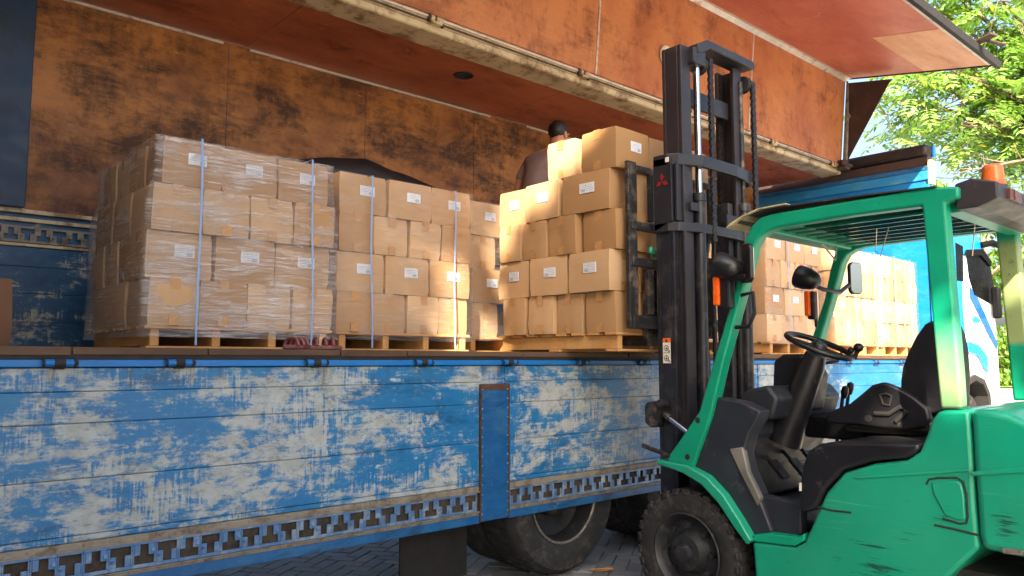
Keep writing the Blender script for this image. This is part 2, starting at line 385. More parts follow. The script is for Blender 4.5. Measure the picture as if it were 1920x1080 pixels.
def leaf_mat(name, a, b, c):
    t = NT(name)
    g = t.n('ShaderNodeNewGeometry').outputs['Random Per Island']
    col = t.ramp(g, (.0, lin(*a)), (.55, lin(*b)), (.93, lin(*b)), (1.0, lin(*c)))
    d = t.n('ShaderNodeBsdfPrincipled', {'Base Color': col, 'Roughness': .5, 'Specular IOR Level': .3})
    tl = t.n('ShaderNodeBsdfTranslucent', {'Color': t.mix(.35, col, lin(150, 190, 40))})
    mx = t.n('ShaderNodeMixShader', {0: .42, 1: d.outputs[0], 2: tl.outputs[0]})
    t.t.links.new(mx.outputs[0], t.out.inputs[0]); return t.m
M['leaf'] = leaf_mat('fresh_leaf', (70, 112, 52), (146, 182, 96), (214, 176, 60))
M['bush'] = leaf_mat('bush_leaf', (58, 92, 34), (104, 136, 52), (140, 150, 60))
M['shade_leaf'] = leaf_mat('dark_leaf', (44, 74, 30), (60, 92, 40), (80, 100, 40))

def paving_mat():
    t = NT('concrete_pavers')
    oi = t.n('ShaderNodeNewGeometry').outputs['Random Per Island']
    col = t.ramp(oi, (0, lin(100, 104, 110)), (1, lin(126, 128, 130)))
    col = t.mix(t.ramp(t.noise(3, 8, .7), (.35, 0.0), (.7, .5)), col, lin(76, 74, 72))
    return t.pbr(col, .8, 0, t.bump(t.noise(60, 4, .6), .3, .004), .3)
M['paver'] = paving_mat()
M['joint'] = simple('paver_joint_sand', lin(70, 66, 60), .95, 0, .25, 20, bump=.3)
M['yard'] = simple('yard_paving', lin(148, 144, 138), .9, 0, .14, 1.2, lin(120, 115, 108), .3, bump=.2)
M['grass'] = simple('mown_grass', lin(108, 134, 48), .9, 0, .3, 3, lin(150, 160, 74), .4, bump=.5)

# ------------------------------------------------------------------ ground
MB().box(-120, 260, -120, 260, -.5, -.03).build('ground', M['yard'])['kind'] = 'structure'
MB().box(.2, 7.2, 2.2, 8.2, -.06, -.012).build('paving_bed', M['joint'])['kind'] = 'structure'
def paving():
    b = MB(); L, W, g = .21, .105, .003
    c, s = math.cos(.6), math.sin(.6)
    for i in range(-60, 60):
        for j in range(-60, 60):
            for k in (0, 1):
                if k == 0: x0, y0, dx, dy = (4 * i + j) * W, j * W, L, W
                else: x0, y0, dx, dy = (4 * i + j + 3) * W, j * W, W, L
                pts = [(x0 + g, y0 + g), (x0 + dx - g, y0 + g), (x0 + dx - g, y0 + dy - g), (x0 + g, y0 + dy - g)]
                pts = [(p[0] * c - p[1] * s + 3.6, p[0] * s + p[1] * c + 5.0) for p in pts]
                mx = sum(p[0] for p in pts) / 4; my = sum(p[1] for p in pts) / 4
                if not (.3 < mx < 7.1 and 2.3 < my < 8.1): continue
                h = rnd.uniform(-.002, .002); e = .006
                ctr = Vector((mx, my, 0)); top = []
                for p in pts:
                    d = Vector((p[0] - mx, p[1] - my, 0)); top.append(Vector((mx, my, 0)) + d * (1 - e / d.length) + Vector((0, 0, h)))
                bot = [Vector((p[0], p[1], h - .006)) for p in pts]; low = [Vector((p[0], p[1], -.03)) for p in pts]
                b.add(top + bot + low, [(0, 1, 2, 3)] + [(q, q + 4, (q + 1) % 4 + 4, (q + 1) % 4) for q in range(4)] + [(q + 4, q + 8, (q + 1) % 4 + 8, (q + 1) % 4 + 4) for q in range(4)])
    tag(b.build('paving', M['paver']), kind='structure')
paving()
MB().box(-120, 260, 7.6, 7.75, -.03, .1).build('kerb', M['yard'])['kind'] = 'structure'
def sheet(name, x0, x1, y0, y1, z, m, n=30, amp=0):
    b = MB(); vs = []; fs = []
    for i in range(n + 1):
        for j in range(n + 1):
            x = x0 + (x1 - x0) * i / n; y = y0 + (y1 - y0) * j / n
            vs.append((x, y, z + amp * mnoise.noise(Vector((x * .13, y * .13, 2)))))
    for i in range(n):
        for j in range(n): fs.append((i * (n + 1) + j, i * (n + 1) + j + 1, (i + 1) * (n + 1) + j + 1, (i + 1) * (n + 1) + j))
    return tag(b.add(vs, fs).build(name, m), kind='structure')


# unseen dark block added on the left to keep light off the load
shade_block = thing('shed', (-4.5, 3.5, 0), 'dark timber shed left of the truck, out of the picture', 'shed')
MB().box(-7.5, -2.2, -1.0, 9.0, 0, 6.2).build('wall', M['darkpanel'], shade_block)
MB().box(-7.8, -1.9, -1.3, 9.3, 6.205, 6.35).build('roof', M['rimsteel'], shade_block)
# ------------------------------------------------------------------ the truck
GY, FZ, XF = 3.60, 1.46, 10.3
truck = thing('cargo_truck', (5, 4.8, 0), 'long cargo truck with raised wing side and scuffed blue gate hanging down', 'truck')
XL = 0.02
def t_rail(z0, z1, y, x0, x1, cell, back=.02, skip=()):
    """lashing rail with upright and upside-down T slots"""
    b = MB(); n = int((x1 - x0) / cell); h = z1 - z0
    for i in range(n):
        a = x0 + i * cell; c = a + cell
        if any(s0 < (a + c) / 2 < s1 for s0, s1 in skip): continue
        up = i % 2 == 0
        t, st, sb = .32 * h, .17 * cell, .2 * cell
        m0, m1 = z0 + .14 * h, z1 - .14 * h; mid = (m0 + m1) / 2
        b.box(a, c, y - .008, y, m1, z1); b.box(a, c, y - .008, y, z0, m0)
        wl, wr = a + .08 * cell, c - .08 * cell
        b.box(a, wl, y - .008, y, m0, m1); b.box(wr, c, y - .008, y, m0, m1)
        q0, q1 = a + .33 * cell, c - .33 * cell
        if up:
            b.box(wl, q0, y - .008, y, m0, m1 - t); b.box(q1, wr, y - .008, y, m0, m1 - t)
            b.obox((wl + .05 * cell, y - .006, m0 + .2 * h), (.16 * cell, .006, .25 * h), (.3, 0, 0))
        else:
            b.box(wl, q0, y - .008, y, m0 + t, m1); b.box(q1, wr, y - .008, y, m0 + t, m1)
            b.obox((wr - .05 * cell, y - .006, m1 - .2 * h), (.16 * cell, .006, .25 * h), (-.3, 0, 0))
    return b
GX0, GX1 = XL, 10.28
SX0, SX1 = 2.975, 3.2
g = MB(); ed = [1.372, 1.274, 1.144, .918, .69, .664]
for a, c in zip(ed[1:], ed[:-1]):
    g.box(GX0, SX0 + .02, GY, GY + .035, a + .0015, c - .0015); g.box(SX1 - .02, 6.1, GY + .002, GY + .035, a + .0015, c - .0015)
    g.box(6.12, GX1, GY, GY + .035, a + .0015, c - .0015)
g.box(GX0, GX1, GY + .012, GY + .034, .45, 1.372)
gate = g.build('drop_gate', M['gate_blue'], truck, .003)
gate['label'] = 'scuffed blue side gate hanging down, paint rubbed to bare primer'
MB().box(GX0, SX0, GY - .006, GY + .011, .448, .497).box(SX1, GX1, GY - .004, GY + .011, .448, .497).build('bottom_strip', M['blue_dull'], gate, .003)
for a_, c_ in ((GX0, SX0 - .005), (SX1 + .005, GX1)): t_rail(.52, .633, GY - .004, a_, c_, .0945).build('lashing_rail', M['alu_rail'], gate, .002, 1)
lp = MB()
for z in (.497, .633):
    z2 = z + (.021 if z < .6 else .029)
    for a, c in ((GX0, SX0), (SX1, GX1)):
        lp.box(a, c, GY - .004, GY + .011, z, z2)
        lp.box(a, c, GY - .014, GY - .001, z2 - .006 if z < .6 else z - .005, z2 if z < .6 else z + .003)
        n = int((c - a) / .1)
        for i in range(n): lp.ball((a + .05 + i * .1, GY - .005, (z + z2) / 2), .005, 6, 4)
lp.build('rail_lip', M['lip'], gate, .0015, 1)
MB().box(GX0, GX1, GY + .003, GY + .011, .518, .635).build('rail_back', M['rail_back'], gate)
cp = MB().prism([(SX0, .457), (SX1 - .004, .462), (SX1, .47), (SX1, 1.262), (SX0, 1.262)], 'y', GY - .012, GY + .001)
cpo = cp.build('cover_plate', M['blue_dull'], gate, .003)
rv = MB()
for i in range(14):
    for x in (SX0 + .012, SX1 - .012): rv.ball((x, GY - .013, .50 + i * .056), .0058, 7, 5)
rv.build('rivets', M['rimsteel'], cpo, smooth=True)
MB().box(SX0 - .004, SX0 + .006, GY - .016, GY, .457, 1.262).box(SX1 - .006, SX1 + .004, GY - .016, GY, .457, 1.262).box(SX0 + .006, SX1 - .006, GY - .0135, GY - .002, 1.225, 1.263).build('rusty_edge', M['rust'], cpo)
MB().box(XL, 10.3, GY - .012, GY + .05, 1.375, 1.405).build('hinge_rail', M['blue'], truck, .004)
for x in (.26, .745, 1.22, 1.89, 2.55, 3.2, 3.855, 4.51, 5.17, 5.83, 6.49, 7.15, 7.81, 8.47, 9.13, 9.79):
    h = MB().lathe([(0, -.055), (.016, -.055), (.016, -.019), (.0175, -.019), (.0175, .019), (.016, .019), (.016, .055), (.010, .066), (0, .066)], (x, GY - .02, 1.392), (1, 0, 0), 14).build('hinge', M['blue'], truck, smooth=True)
    MB().lathe([(.0177, -.02), (.0195, -.019), (.0195, .019), (.0177, .02)], (x, GY - .02, 1.392), (1, 0, 0), 14).box(x - .02, x + .02, GY - .0135, GY, 1.366, 1.405).build('hinge_sleeve', M['underside'], h, smooth=True)
    MB().lathe([(.0165, -.063), (.0178, -.062), (.0178, -.054), (.0165, -.053)], (x, GY - .02, 1.392), (1, 0, 0), 14).build('hinge_cap', M['underside'], h, smooth=True)
    MB().lathe([(.0165, .05), (.0178, .051), (.0178, .056), (.011, .067)], (x, GY - .02, 1.392), (1, 0, 0), 14).build('hinge_cap', M['underside'], h, smooth=True)
# bed: floor with its worn edge
fl = MB().box(XL, 10.3, GY + .06, 6.0, 1.40, FZ).box(XL, 10.3, GY + .012, GY + .06, 1.425, FZ - .004)
x = XL
while x < 10.2:
    d = rnd.uniform(.3, 1.1); hh = rnd.uniform(.004, .02)
    fl.box(x, min(10.3, x + d - .006), GY - .004 + rnd.uniform(-.003, .003), GY + .011, FZ - .03 - hh * .4, FZ - .004 + hh * .2); x += d
bed = fl.build('bed_floor', M['floor_wood'], truck, .003)
MB().box(XL, 10.3, GY + .002, GY + .0115, 1.402, 1.43).build('bed_edge', M['underside'], bed)
# far gate, post, far wall
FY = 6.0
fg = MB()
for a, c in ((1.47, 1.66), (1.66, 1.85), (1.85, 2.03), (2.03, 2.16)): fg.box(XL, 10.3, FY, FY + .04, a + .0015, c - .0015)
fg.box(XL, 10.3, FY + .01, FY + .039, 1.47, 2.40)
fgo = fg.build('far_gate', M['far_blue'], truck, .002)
t_rail(2.19, 2.30, FY - .008, XL, 10.2, .0945).build('lashing_rail', M['lip'], fgo)
MB().box(XL, 10.3, FY - .02, FY, 2.33, 2.355).box(XL, 10.3, FY - .012, FY, 2.165, 2.185).box(XL, 10.3, FY - .03, FY, 2.385, 2.412).build('rail_lip', M['beam'], fgo, .002)
MB().box(.55, .98, 5.93, 6.06, 2.415, 3.95).build('corner_post', M['navy'], truck, .006)
wl = MB()
xs = [.985, 2.33, 3.60, 4.87, 6.14, 7.41, 8.68, 10.28]
for a, c in zip(xs[:-1], xs[1:]): wl.box(a + .003, c - .003, FY + .005, FY + .03, 2.415, 3.955)
wl.box(XL, .54, FY + .005, FY + .03, 2.415, 3.955)
wall = wl.build('far_wall', M['far_wall'], truck)
tr = MB()
for a, c in ((1.0, 2.28), (2.5, 5.08), (5.6, 7.3), (7.4, 10.2)): tr.box(a, c, FY - .014, FY + .002, 3.925, 3.945)
tr.build('wall_trim', M['trim'], wall)
cl = MB()
for a, c in zip([XL, 2.47, 5.165, 7.8], [2.47, 5.165, 7.8, 10.28]): cl.box(a + .004, c - .004, 4.9, 6.06, 3.962, 3.99)
ceil = cl.build('ceiling', M['ceiling'], truck)
MB().lathe([(0, 0), (.07, 0), (.078, -.004), (.083, -.008), (.09, -.006), (.092, 0)], (4.19, 5.31, 3.960), (0, 0, 1), 28).build('vent', M['underside'], ceil, smooth=True)
MB().box(XL, XL + .05, GY + .05, 6.0, FZ + .002, 4.6).build('rear_door', M['darkpanel'], truck)
# centre beam
be = MB().prism([(4.985, 3.945), (4.985, 3.99), (4.90, 4.0), (4.72, 4.0), (4.72, 3.955), (4.735, 3.945)], 'x', XL, 10.3)
be.box(XL, 10.3, 4.70, 4.76, 4.0, 4.06).box(XL, 10.3, 4.715, 4.73, 4.06, 4.10)
beam = be.build('centre_beam', M['beam'], truck, .004)
MB().tube([(XL, 4.692, 4.045), (10.3, 4.692, 4.045)], .013, 10).build('hinge_tube', M['trim'], beam, smooth=True)
MB().box(XL, 10.3, 4.699, 4.7, 4.004, 4.024).build('seal', M['rust'], beam)
for x in (.75, 3.42, 5.1, 6.75, 8.46, 10.0):
    b = MB().lathe([(0, -.06), (.024, -.06), (.024, .06), (0, .06)], (x, 4.675, 4.03), (1, 0, 0), 14).box(x - .045, x + .045, 4.66, 4.72, 3.99, 4.03)
    hb = b.build('hinge_bracket', M['beam'], beam, .003)
    MB().lathe([(.0245, -.03), (.027, -.028), (.027, -.012), (.0245, -.01)], (x, 4.675, 4.03), (1, 0, 0), 14).box(x - .075, x - .05, 4.672, 4.698, 4.0, 4.062).box(x + .052, x + .07, 4.672, 4.698, 3.985, 4.05).build('rusty_collar', M['rust'], hb)
# raised wing: roof half standing up from the beam, side half reaching out over the yard
Bp, Cp, Ep = Vector((4.70, 4.075)), Vector((4.59, 5.26)), Vector((2.80, 4.935))
def slab(p, q, t):
    d = (q - p).normalized(); n = Vector((-d.y, d.x)) * t
    return [tuple(p), tuple(q), tuple(q + n), tuple(p + n)]
wg = MB(); cuts = [XL, 2.65, 5.28, 7.93, 10.28]
for a, c in zip(cuts[:-1], cuts[1:]): wg.prism(slab(Bp, Cp, -.04), 'x', a + .004, c - .004)
wing = wg.build('wing_roof_half', M['wing_wood'], truck)
dn = (Cp - Bp).normalized(); off = Vector((-dn.y, dn.x)) * .004
for xx in cuts[1:-1]: MB().prism(slab(Bp + off * .0, Cp, .006), 'x', xx - .011, xx + .011).build('seam_strip', M['trim'], wing)
MB().lathe([(.0, .012), (.06, .012), (.075, .0), (.09, -.012), (.10, -.012), (.105, 0)], (6.3, 4.648, 4.52), (0, 1, .09), 30).build('vent_ring', M['trim'], wing, smooth=True)
ws = MB().prism(slab(Cp + Vector((-.02, -.005)), Ep, -.045), 'x', XL, 10.3)
wside = ws.build('wing_side_half', M['wing_red'], truck)
dd = (Ep - Cp).normalized(); nn = Vector((-dd.y, dd.x))
MB().prism(slab(Cp + dd * 1.02 + nn * .004, Ep - dd * .03 + nn * .004, -.003), 'x', 8.75, 10.27).build('bare_sheet', M['wing_pale'], wside)  # pale sheet stands in for light bounced up from the yard
MB().prism([(4.60, 5.215), (4.545, 5.252), (4.545, 5.24), (4.592, 5.205)], 'x', XL, 10.3).prism(slab(Cp + dd * .02 + nn * .003, Cp + dd * .075 + nn * .003, .006), 'x', XL, 10.3).build('corner_trim', M['trim'], wside)
ef = MB().prism([(Ep.x + .02, Ep.y - .03), (Ep.x - .045, Ep.y - .055), (Ep.x - .06, Ep.y + .03), (Ep.x + .0, Ep.y + .055)], 'x', XL, 10.34)
ef.prism(slab(Cp + nn * .012, Ep + nn * .012, -.07), 'x', 10.302, 10.335)
ef.build('edge_frame', M['underside'], wside, .006)
MB().prism(slab(Ep - dd * .075 + nn * .006, Ep - dd * .035 + nn * .006, -.004), 'x', XL, 10.28).prism(slab(Ep - dd * .024 + nn * .006, Ep - dd * .019 + nn * .006, -.004), 'x', XL, 10.28).build('edge_trim', M['trim'], wside)
MB().obox((9.55, 2.70, 5.0), (.10, .30, .025), (0, .1, -.5)).obox((9.72, 2.62, 4.985), (.3, .05, .02), (0, 0, -.3)).build('latch', M['rust'], wside, .004)
MB().prism([(4.57, 5.19), (3.98, 5.085), (4.03, 5.04), (4.62, 4.11), (4.66, 4.11)], 'x', 10.29, 10.30).build('end_gusset', M['darkpanel'], truck)
st = MB().tube([(10.27, 4.56, 5.17), (10.27, 4.58, 4.75)], .013, 10).tube([(10.27, 4.58, 4.76), (10.27, 4.63, 4.12)], .022, 10).box(10.25, 10.288, 4.55, 4.6, 4.7, 4.74)
st.build('gas_strut', M['lip'], truck, smooth=True)
MB().prism(slab(Vector((4.66, 4.11)), Vector((4.565, 5.2)), .02), 'x', 10.235, 10.262).build('wing_end_frame', M['rimsteel'], truck, .003)
MB().box(10.16, 10.285, 4.6, 4.72, 3.985, 4.11).tube([(10.1, 4.62, 4.05), (10.27, 4.56, 4.02)], .03, 10).box(9.98, 10.1, 4.5, 4.62, 3.93, 3.97).build('pivot_bracket', M['rust'], truck, .008)
# front header, front wall, deflector
MB().box(XF, XF + .10, GY + .01, 6.1, 3.68, 3.80).build('front_header', worn_blue('header_blue', .32, (30, 118, 176), (70, 138, 176), (170, 176, 176), .4, False), truck, .008)
MB().box(XF + .002, XF + .10, GY + .01, 6.1, 3.803, 3.862).build('header_cap', M['blue_dull'], truck, .006)
MB().box(XF - .01, XF + .12, GY - .035, GY + .009, 3.62, 3.93).build('header_end_plate', M['beam'], truck, .004)
MB().box(XF + .02, XF + .08, GY + .05, 6.1, 1.42, 3.678).build('front_wall', M['blue'], truck)
MB().box(XF - .02, XF + .10, GY + .0, GY + .049, 1.42, 3.618).build('front_post', M['cab_blue'], truck, .01)
MB().box(XF + .03, XF + .16, GY + .02, 6.0, 3.866, 3.985).build('deflector_plank', M['darkpanel'], truck, .01)
MB().box(XF + .05, XF + .3, GY + .02, 4.9, 3.99, 4.17).build('black_deflector', M['tarp'], truck, .07, 5, True)
MB().box(XF + .2, XF + .28, GY - .0, GY + .03, 4.0, 4.16).build('deflector_end', M['cab_blue'], truck, .01)

# chassis, wheels, mudflap
MB().box(XL, 12.2, 4.25, 4.45, .72, 1.02).box(XL, 12.2, 5.15, 5.35, .72, 1.02).box(XL, 10.3, 3.72, 5.95, 1.30, 1.395).build('chassis', M['underside'], truck)
MB().box(2.64, 3.14, 3.92, 3.935, .06, .9).build('mudflap', M['underside'], truck)
MB().box(2.64, 3.14, 4.0, 4.3, .62, .9).box(1.2, 2.3, 4.0, 4.24, .55, 1.0).build('side_tank', M['underside'], truck, .02)
def truck_wheel(x, y, s):                # outer face towards -y when s = -1
    t = MB().lathe([(.30, 0), (.33, -.012), (.40, -.022), (.46, -.015), (.492, .02), (.502, .05), (.502, .25), (.49, .29), (.42, .31), (.30, .31)], (x, y, .5), (0, 1, 0), 56)
    for i in range(60):
        a = 2 * math.pi * i / 60
        t.obox((x + .499 * math.cos(a), y + .15, .5 + .499 * math.sin(a)), (.02, .2, .012), (0, -a, 0))
    t.lathe([(.30, .33), (.42, .33), (.49, .35), (.502, .39), (.502, .60), (.42, .64), (.30, .64)], (x, y, .5), (0, 1, 0), 40)
    rt = t.build('wheel', M['rubber'], truck, smooth=True)
    MB().lathe([(.297, -.004), (.286, .0), (.276, .02), (.265, .12), (.20, .16), (.14, .16), (.13, .08), (.10, .06), (0, .06)], (x, y, .5), (0, 1, 0), 40).build('rim', M['rim'], rt, smooth=True)
    MB().lathe([(.302, -.002), (.302, -.008), (.292, -.01), (.286, -.002)], (x, y, .5), (0, 1, 0), 48).build('rim_edge', M['rimsteel'], rt, smooth=True)
truck_wheel(3.77, 3.67, -1); truck_wheel(5.08, 3.67, -1); truck_wheel(11.55, 3.72, -1)

# ------------------------------------------------------------------ truck cab
def traceY(pts, Y): return [(at(a, b, Y=Y).x, at(a, b, Y=Y).z) for a, b in pts]
CY = 3.62
cab_out = [(10.82, .95), (10.82, 3.05), (11.2, 3.2), (11.9, 3.2), (12.25, 3.02), (12.48, 2.55), (12.66, 1.95), (12.68, 1.2), (12.66, .62), (12.25, .62),
           (12.2, .8), (12.0, 1.06), (11.7, 1.17), (11.35, 1.13), (11.05, .95)]
cab = MB().prism(cab_out, 'y', CY, 6.0).build('cab', M['white_paint'], truck, .05, 3, True)
MB().prism([(10.815, 3.055), (11.2, 3.215), (11.9, 3.21), (12.27, 3.02), (12.29, 2.93), (11.34, 2.80), (11.30, 2.1), (11.36, 1.5), (11.30, 1.16), (10.84, .95), (10.815, .95)], 'y', CY - .012, CY + .3).build('cab_roof', M['cab_blue'], cab, .02, 3, True)
MB().prism([(10.81, 3.06), (11.2, 3.225), (11.9, 3.225), (12.27, 3.03), (12.2, 2.98), (10.9, 2.95)], 'y', CY + .302, 6.0).build('roof_top', M['cab_blue'], cab, .02)
dw = MB().prism(traceY([(1811, 476), (1838, 470), (1853, 484), (1863, 540), (1866, 575), (1826, 553), (1816, 520)], CY), 'y', CY - .010, CY + .01).build('door_window', M['darkglass'], cab, .004)
MB().prism(traceY([(1808, 478), (1812, 468), (1842, 467), (1858, 490), (1857, 500), (1838, 479), (1812, 480)], CY - .02), 'y', CY - .035, CY - .012).build('window_visor', M['deep_black'], cab, .01)
MB().prism(traceY([(1789, 455), (1803, 462), (1804, 528), (1792, 526)], CY), 'y', CY - .018, CY - .013).build('rear_quarter_window', M['darkglass'], cab, .002)
MB().prism(traceY([(1817, 536), (1833, 558), (1869, 640), (1869, 658), (1854, 632), (1818, 558)], CY), 'y', CY - .005, CY + .01).build('stripe', M['deep_blue'], cab)
MB().prism(traceY([(1821, 597), (1826, 592), (1834, 600), (1833, 606), (1824, 605)], CY), 'y', CY - .03, CY).build('door_handle', M['cab_blue'], cab, .006)
MB().prism(traceY([(1812, 640), (1832, 647), (1848, 668), (1850, 700), (1842, 690), (1832, 668), (1812, 660)], CY), 'y', CY - .03, CY - .006).build('fender_stripe', M['cab_blue'], cab, .008)
MB().box(12.05, 12.7, CY - .02, 6.0, .45, .80).build('bumper', M['cab_blue'], cab, .05, 3, True)
MB().prism([(11.0, 1.0), (11.2, 1.15), (11.55, 1.22), (11.9, 1.15), (12.1, .95), (12.12, .7), (12.05, .7), (12.0, .92), (11.84, 1.08), (11.55, 1.14), (11.25, 1.08), (11.06, .95)], 'y', CY - .04, CY + .3).build('wheel_arch', M['underside'], cab, .01)
ar = MB().tube([(12.1, CY - .02, 3.02), (12.25, CY - .12, 3.06), (12.5, CY - .2, 3.0), (12.62, CY - .22, 2.8), (12.62, CY - .22, 2.3)], .045, 10).build('mirror_arm', M['deep_black'], cab, smooth=True)
MB().box(12.5, 12.72, CY - .36, CY - .14, 2.13, 2.62).build('mirror_housing', M['deep_black'], ar, .05, 4, True)
MB().box(12.492, 12.499, CY - .34, CY - .16, 2.17, 2.58).build('mirror_glass', M['mirror'], ar)
MB().box(12.36, 12.46, CY - .14, CY - .03, 2.0, 2.45).build('side_mirror', M['deep_black'], cab, .03, 3, True)

# ------------------------------------------------------------------ pallets, boxes, film, straps
BL, BW, BH = .349, .262, .2545                    # box length, width, height
def box_mesh(seed):
    r = random.Random(seed); bm = bmesh.new()
    bmesh.ops.create_cube(bm, size=1)
    bmesh.ops.subdivide_edges(bm, edges=bm.edges[:], cuts=5, use_grid_fill=True)
    o = Vector((r.random() * 50, r.random() * 50, 0)); bul = r.uniform(.002, .006)
    sx, sy = r.uniform(-.012, .012), r.uniform(-.012, .012)
    for v in bm.verts:
        p = v.co * 2; u = [p.x, p.y, p.z]; q = Vector((p.x * (BL - .006) / 2, p.y * (BW - .006) / 2, (p.z + 1) * BH / 2))
        for k in range(3):
            if abs(abs(u[k]) - 1) < 1e-4:
                a, b = [u[j] for j in range(3) if j != k]
                amp = bul if k < 2 else (.001 if u[2] > 0 else .0)
                q[k] += math.copysign(1, u[k]) * amp * (1 - a * a) * (1 - b * b)
        if p.z < .95 or True:
            nz = Vector((mnoise.noise(o + q * 7), mnoise.noise(o + q * 7 + Vector((9, 0, 0))), 0)) * .004
            q += nz
        q.x += sx * (p.z + 1) / 2 * .5; q.y += sy * (p.z + 1) / 2 * .5
        ins = .0045 if abs(p.z) > .95 else .0
        q.x -= math.copysign(ins, p.x) * (abs(p.x) > .95); q.y -= math.copysign(ins, p.y) * (abs(p.y) > .95)
        if abs(p.x) > .95 and abs(p.y) > .95: q.x -= math.copysign(.003, p.x); q.y -= math.copysign(.003, p.y)
        v.co = q
    me = bpy.data.meshes.new('cardboard_box'); bm.to_mesh(me); bm.free(); me.materials.append(M['card'])
    for p in me.polygons: p.use_smooth = True
    me.set_sharp_from_angle(angle=math.radians(38)); return me
BM = [box_mesh(i) for i in range(7)]
def tape_mesh(top):
    w = .026; e = .0075; h = .062; t = .0008; X = BL / 2 + e - .002
    z1 = BH + .0022 if top else -.0004; z0 = z1 - h if top else z1 + h * .95; d = -t if top else t
    b = MB().prism([(-X, z0), (-X, z1), (X, z1), (X, z0), (X - t, z0), (X - t, z1 + d), (-X + t, z1 + d), (-X + t, z0)], 'y', -w, w)
    me = bpy.data.meshes.new('tape_strip'); me.from_pydata([tuple(v) for v in b.v], [], b.f); me.materials.append(M['tape']); return me
def lab_mesh(s):
    y = s * (BW / 2 + .0065); b = MB().box(-.052 * 1 + s * -.02, .052 + s * -.02, min(y, y - s * .004), max(y, y - s * .004), .118, .182)
    me = bpy.data.meshes.new('shipping_label'); me.from_pydata([tuple(v) for v in b.v], [], b.f); me.materials.append(M['label']); return me
TAPES, LABF, LABB = (tape_mesh(True), tape_mesh(False)), lab_mesh(-1), lab_mesh(1)
PROTO = {}
NB = [0]
def carton(x, y, z, rz, label, group, lab=False, sc=(1, 1, 1), tape=True):
    NB[0] += 1
    o = bpy.data.objects.new('cardboard_box', BM[NB[0] % 7]); COL.objects.link(o)
    o.location = (x, y, z); o.rotation_euler = (0, 0, rz); o.scale = sc
    tag(o, label, 'box', group)
    def kid(n, me):
        k = bpy.data.objects.new(n, me); COL.objects.link(k); k.parent = o
    if tape:
        for tm in TAPES: kid('tape_strip', tm)
    if lab: kid('shipping_label', LABF); kid('shipping_label', LABB)
    return o
ORD = ['first', 'second', 'third', 'fourth', 'fifth', 'sixth']
ROW = ['bottom row', 'second row up', 'third row up', 'top row', 'fifth row up']
def pallet(x0, x1, y0, y1, label, kinds=4):
    t = thing('wooden_pallet', ((x0 + x1) / 2, (y0 + y1) / 2, FZ), label, 'pallet', 'wooden pallets on the truck bed')
    for i in range(kinds):
        w = .045; x = x0 + .03 + (x1 - x0 - .06 - w) * i / (kinds - 1)
        MB().box(x, x + w, y0 + .012, y1 - .01, FZ + .017, FZ + .102).build('stringer', M['pallet'], t, .004)
    for y in [y0 + .0, (y0 + y1) / 2 - .05, y1 - .1]:
        MB().box(x0 + .01, x1 - .01, y, y + .095, FZ + .001, FZ + .016).build('bottom_board', M['pallet'], t, .003)
    n = 8
    for i in range(n):
        y = y0 + (y1 - y0 - .095) * i / (n - 1)
        MB().box(x0, x1, y, y + .095, FZ + .103, FZ + .1195).build('deck_board', M['pallet'], t, .003)
    return t
PZ = FZ + .121
def film(x0, x1, y0, y1, z0, z1, m, label, off=.014, taper=1.0):
    b = MB(); N = 22; K = 18
    path = []
    r = .02
    cs = [(x0, y0), (x1, y0), (x1, y1), (x0, y1)]
    for (a, c) in zip(cs, cs[1:] + cs[:1]):
        for i in range(N):
            t = i / N; path.append((a[0] + (c[0] - a[0]) * t, a[1] + (c[1] - a[1]) * t))
    cx, cy = (x0 + x1) / 2, (y0 + y1) / 2; n = len(path); vs = []; fs = []
    for k in range(K + 1):
        z = z0 + (z1 - z0) * k / K
        for (x, y) in path:
            d = Vector((x - cx, y - cy, 0)); d.normalize()
            am = off * (1 + .5 * mnoise.noise(Vector((x * 5, y * 5, z * 9)))) + (.008 if k == 0 else 0)
            nx = -1 if abs(x - x0) < 1e-6 else (1 if abs(x - x1) < 1e-6 else 0); ny = -1 if abs(y - y0) < 1e-6 else (1 if abs(y - y1) < 1e-6 else 0)
            tp = 1 + (taper - 1) * min(1, max(0, (k / K - .68) / .12)); sh_ = .006 * (1 - tp) * 10
            vs.append((cx - sh_ * .1 + (x - cx) * tp + nx * am, y + ny * am, z))
    for k in range(K):
        for i in range(n): j = (i + 1) % n; fs.append((k * n + i, k * n + j, (k + 1) * n + j, (k + 1) * n + i))
    o = b.add(vs, fs).build('stretch_wrap', m, None, 0, origin=((x0 + x1) / 2, (y0 + y1) / 2, z0), smooth='all')
    return tag(o, label, 'plastic wrap', 'clear stretch wraps round the pallet loads')
def strap(x, y0, y1, z0, z1, label):
    b = MB(); y = y0 - .022; pts = []
    for i in range(13):
        t = i / 12; pts.append((x + .006 * math.sin(t * 5 + x * 3) - .012 * t, y - .003 * math.sin(t * 9), z0 + (z1 - z0) * t))
    path = pts + [(x - .012, y0 + .05 + (y1 - y0 - .1) * i / 4, z1 + .004) for i in range(5)]
    vs = []; fs = []
    for i, p in enumerate(path): vs += [(p[0] - .0055, p[1], p[2]), (p[0] + .0055, p[1], p[2]), (p[0] + .0055, p[1] + .0012, p[2] + .001), (p[0] - .0055, p[1] + .0012, p[2] + .001)]
    for i in range(len(path) - 1):
        a = i * 4; c = a + 4
        for k in range(4): fs.append((a + k, a + (k + 1) % 4, c + (k + 1) % 4, c + k))
    fs += [(0, 1, 2, 3), (len(vs) - 4, len(vs) - 3, len(vs) - 2, len(vs) - 1)]
    o = b.add(vs, fs).build('plastic_strap', M['strap_blue'], origin=(x, y, z0))
    return tag(o, label, 'strap', 'blue plastic straps round the pallet loads')
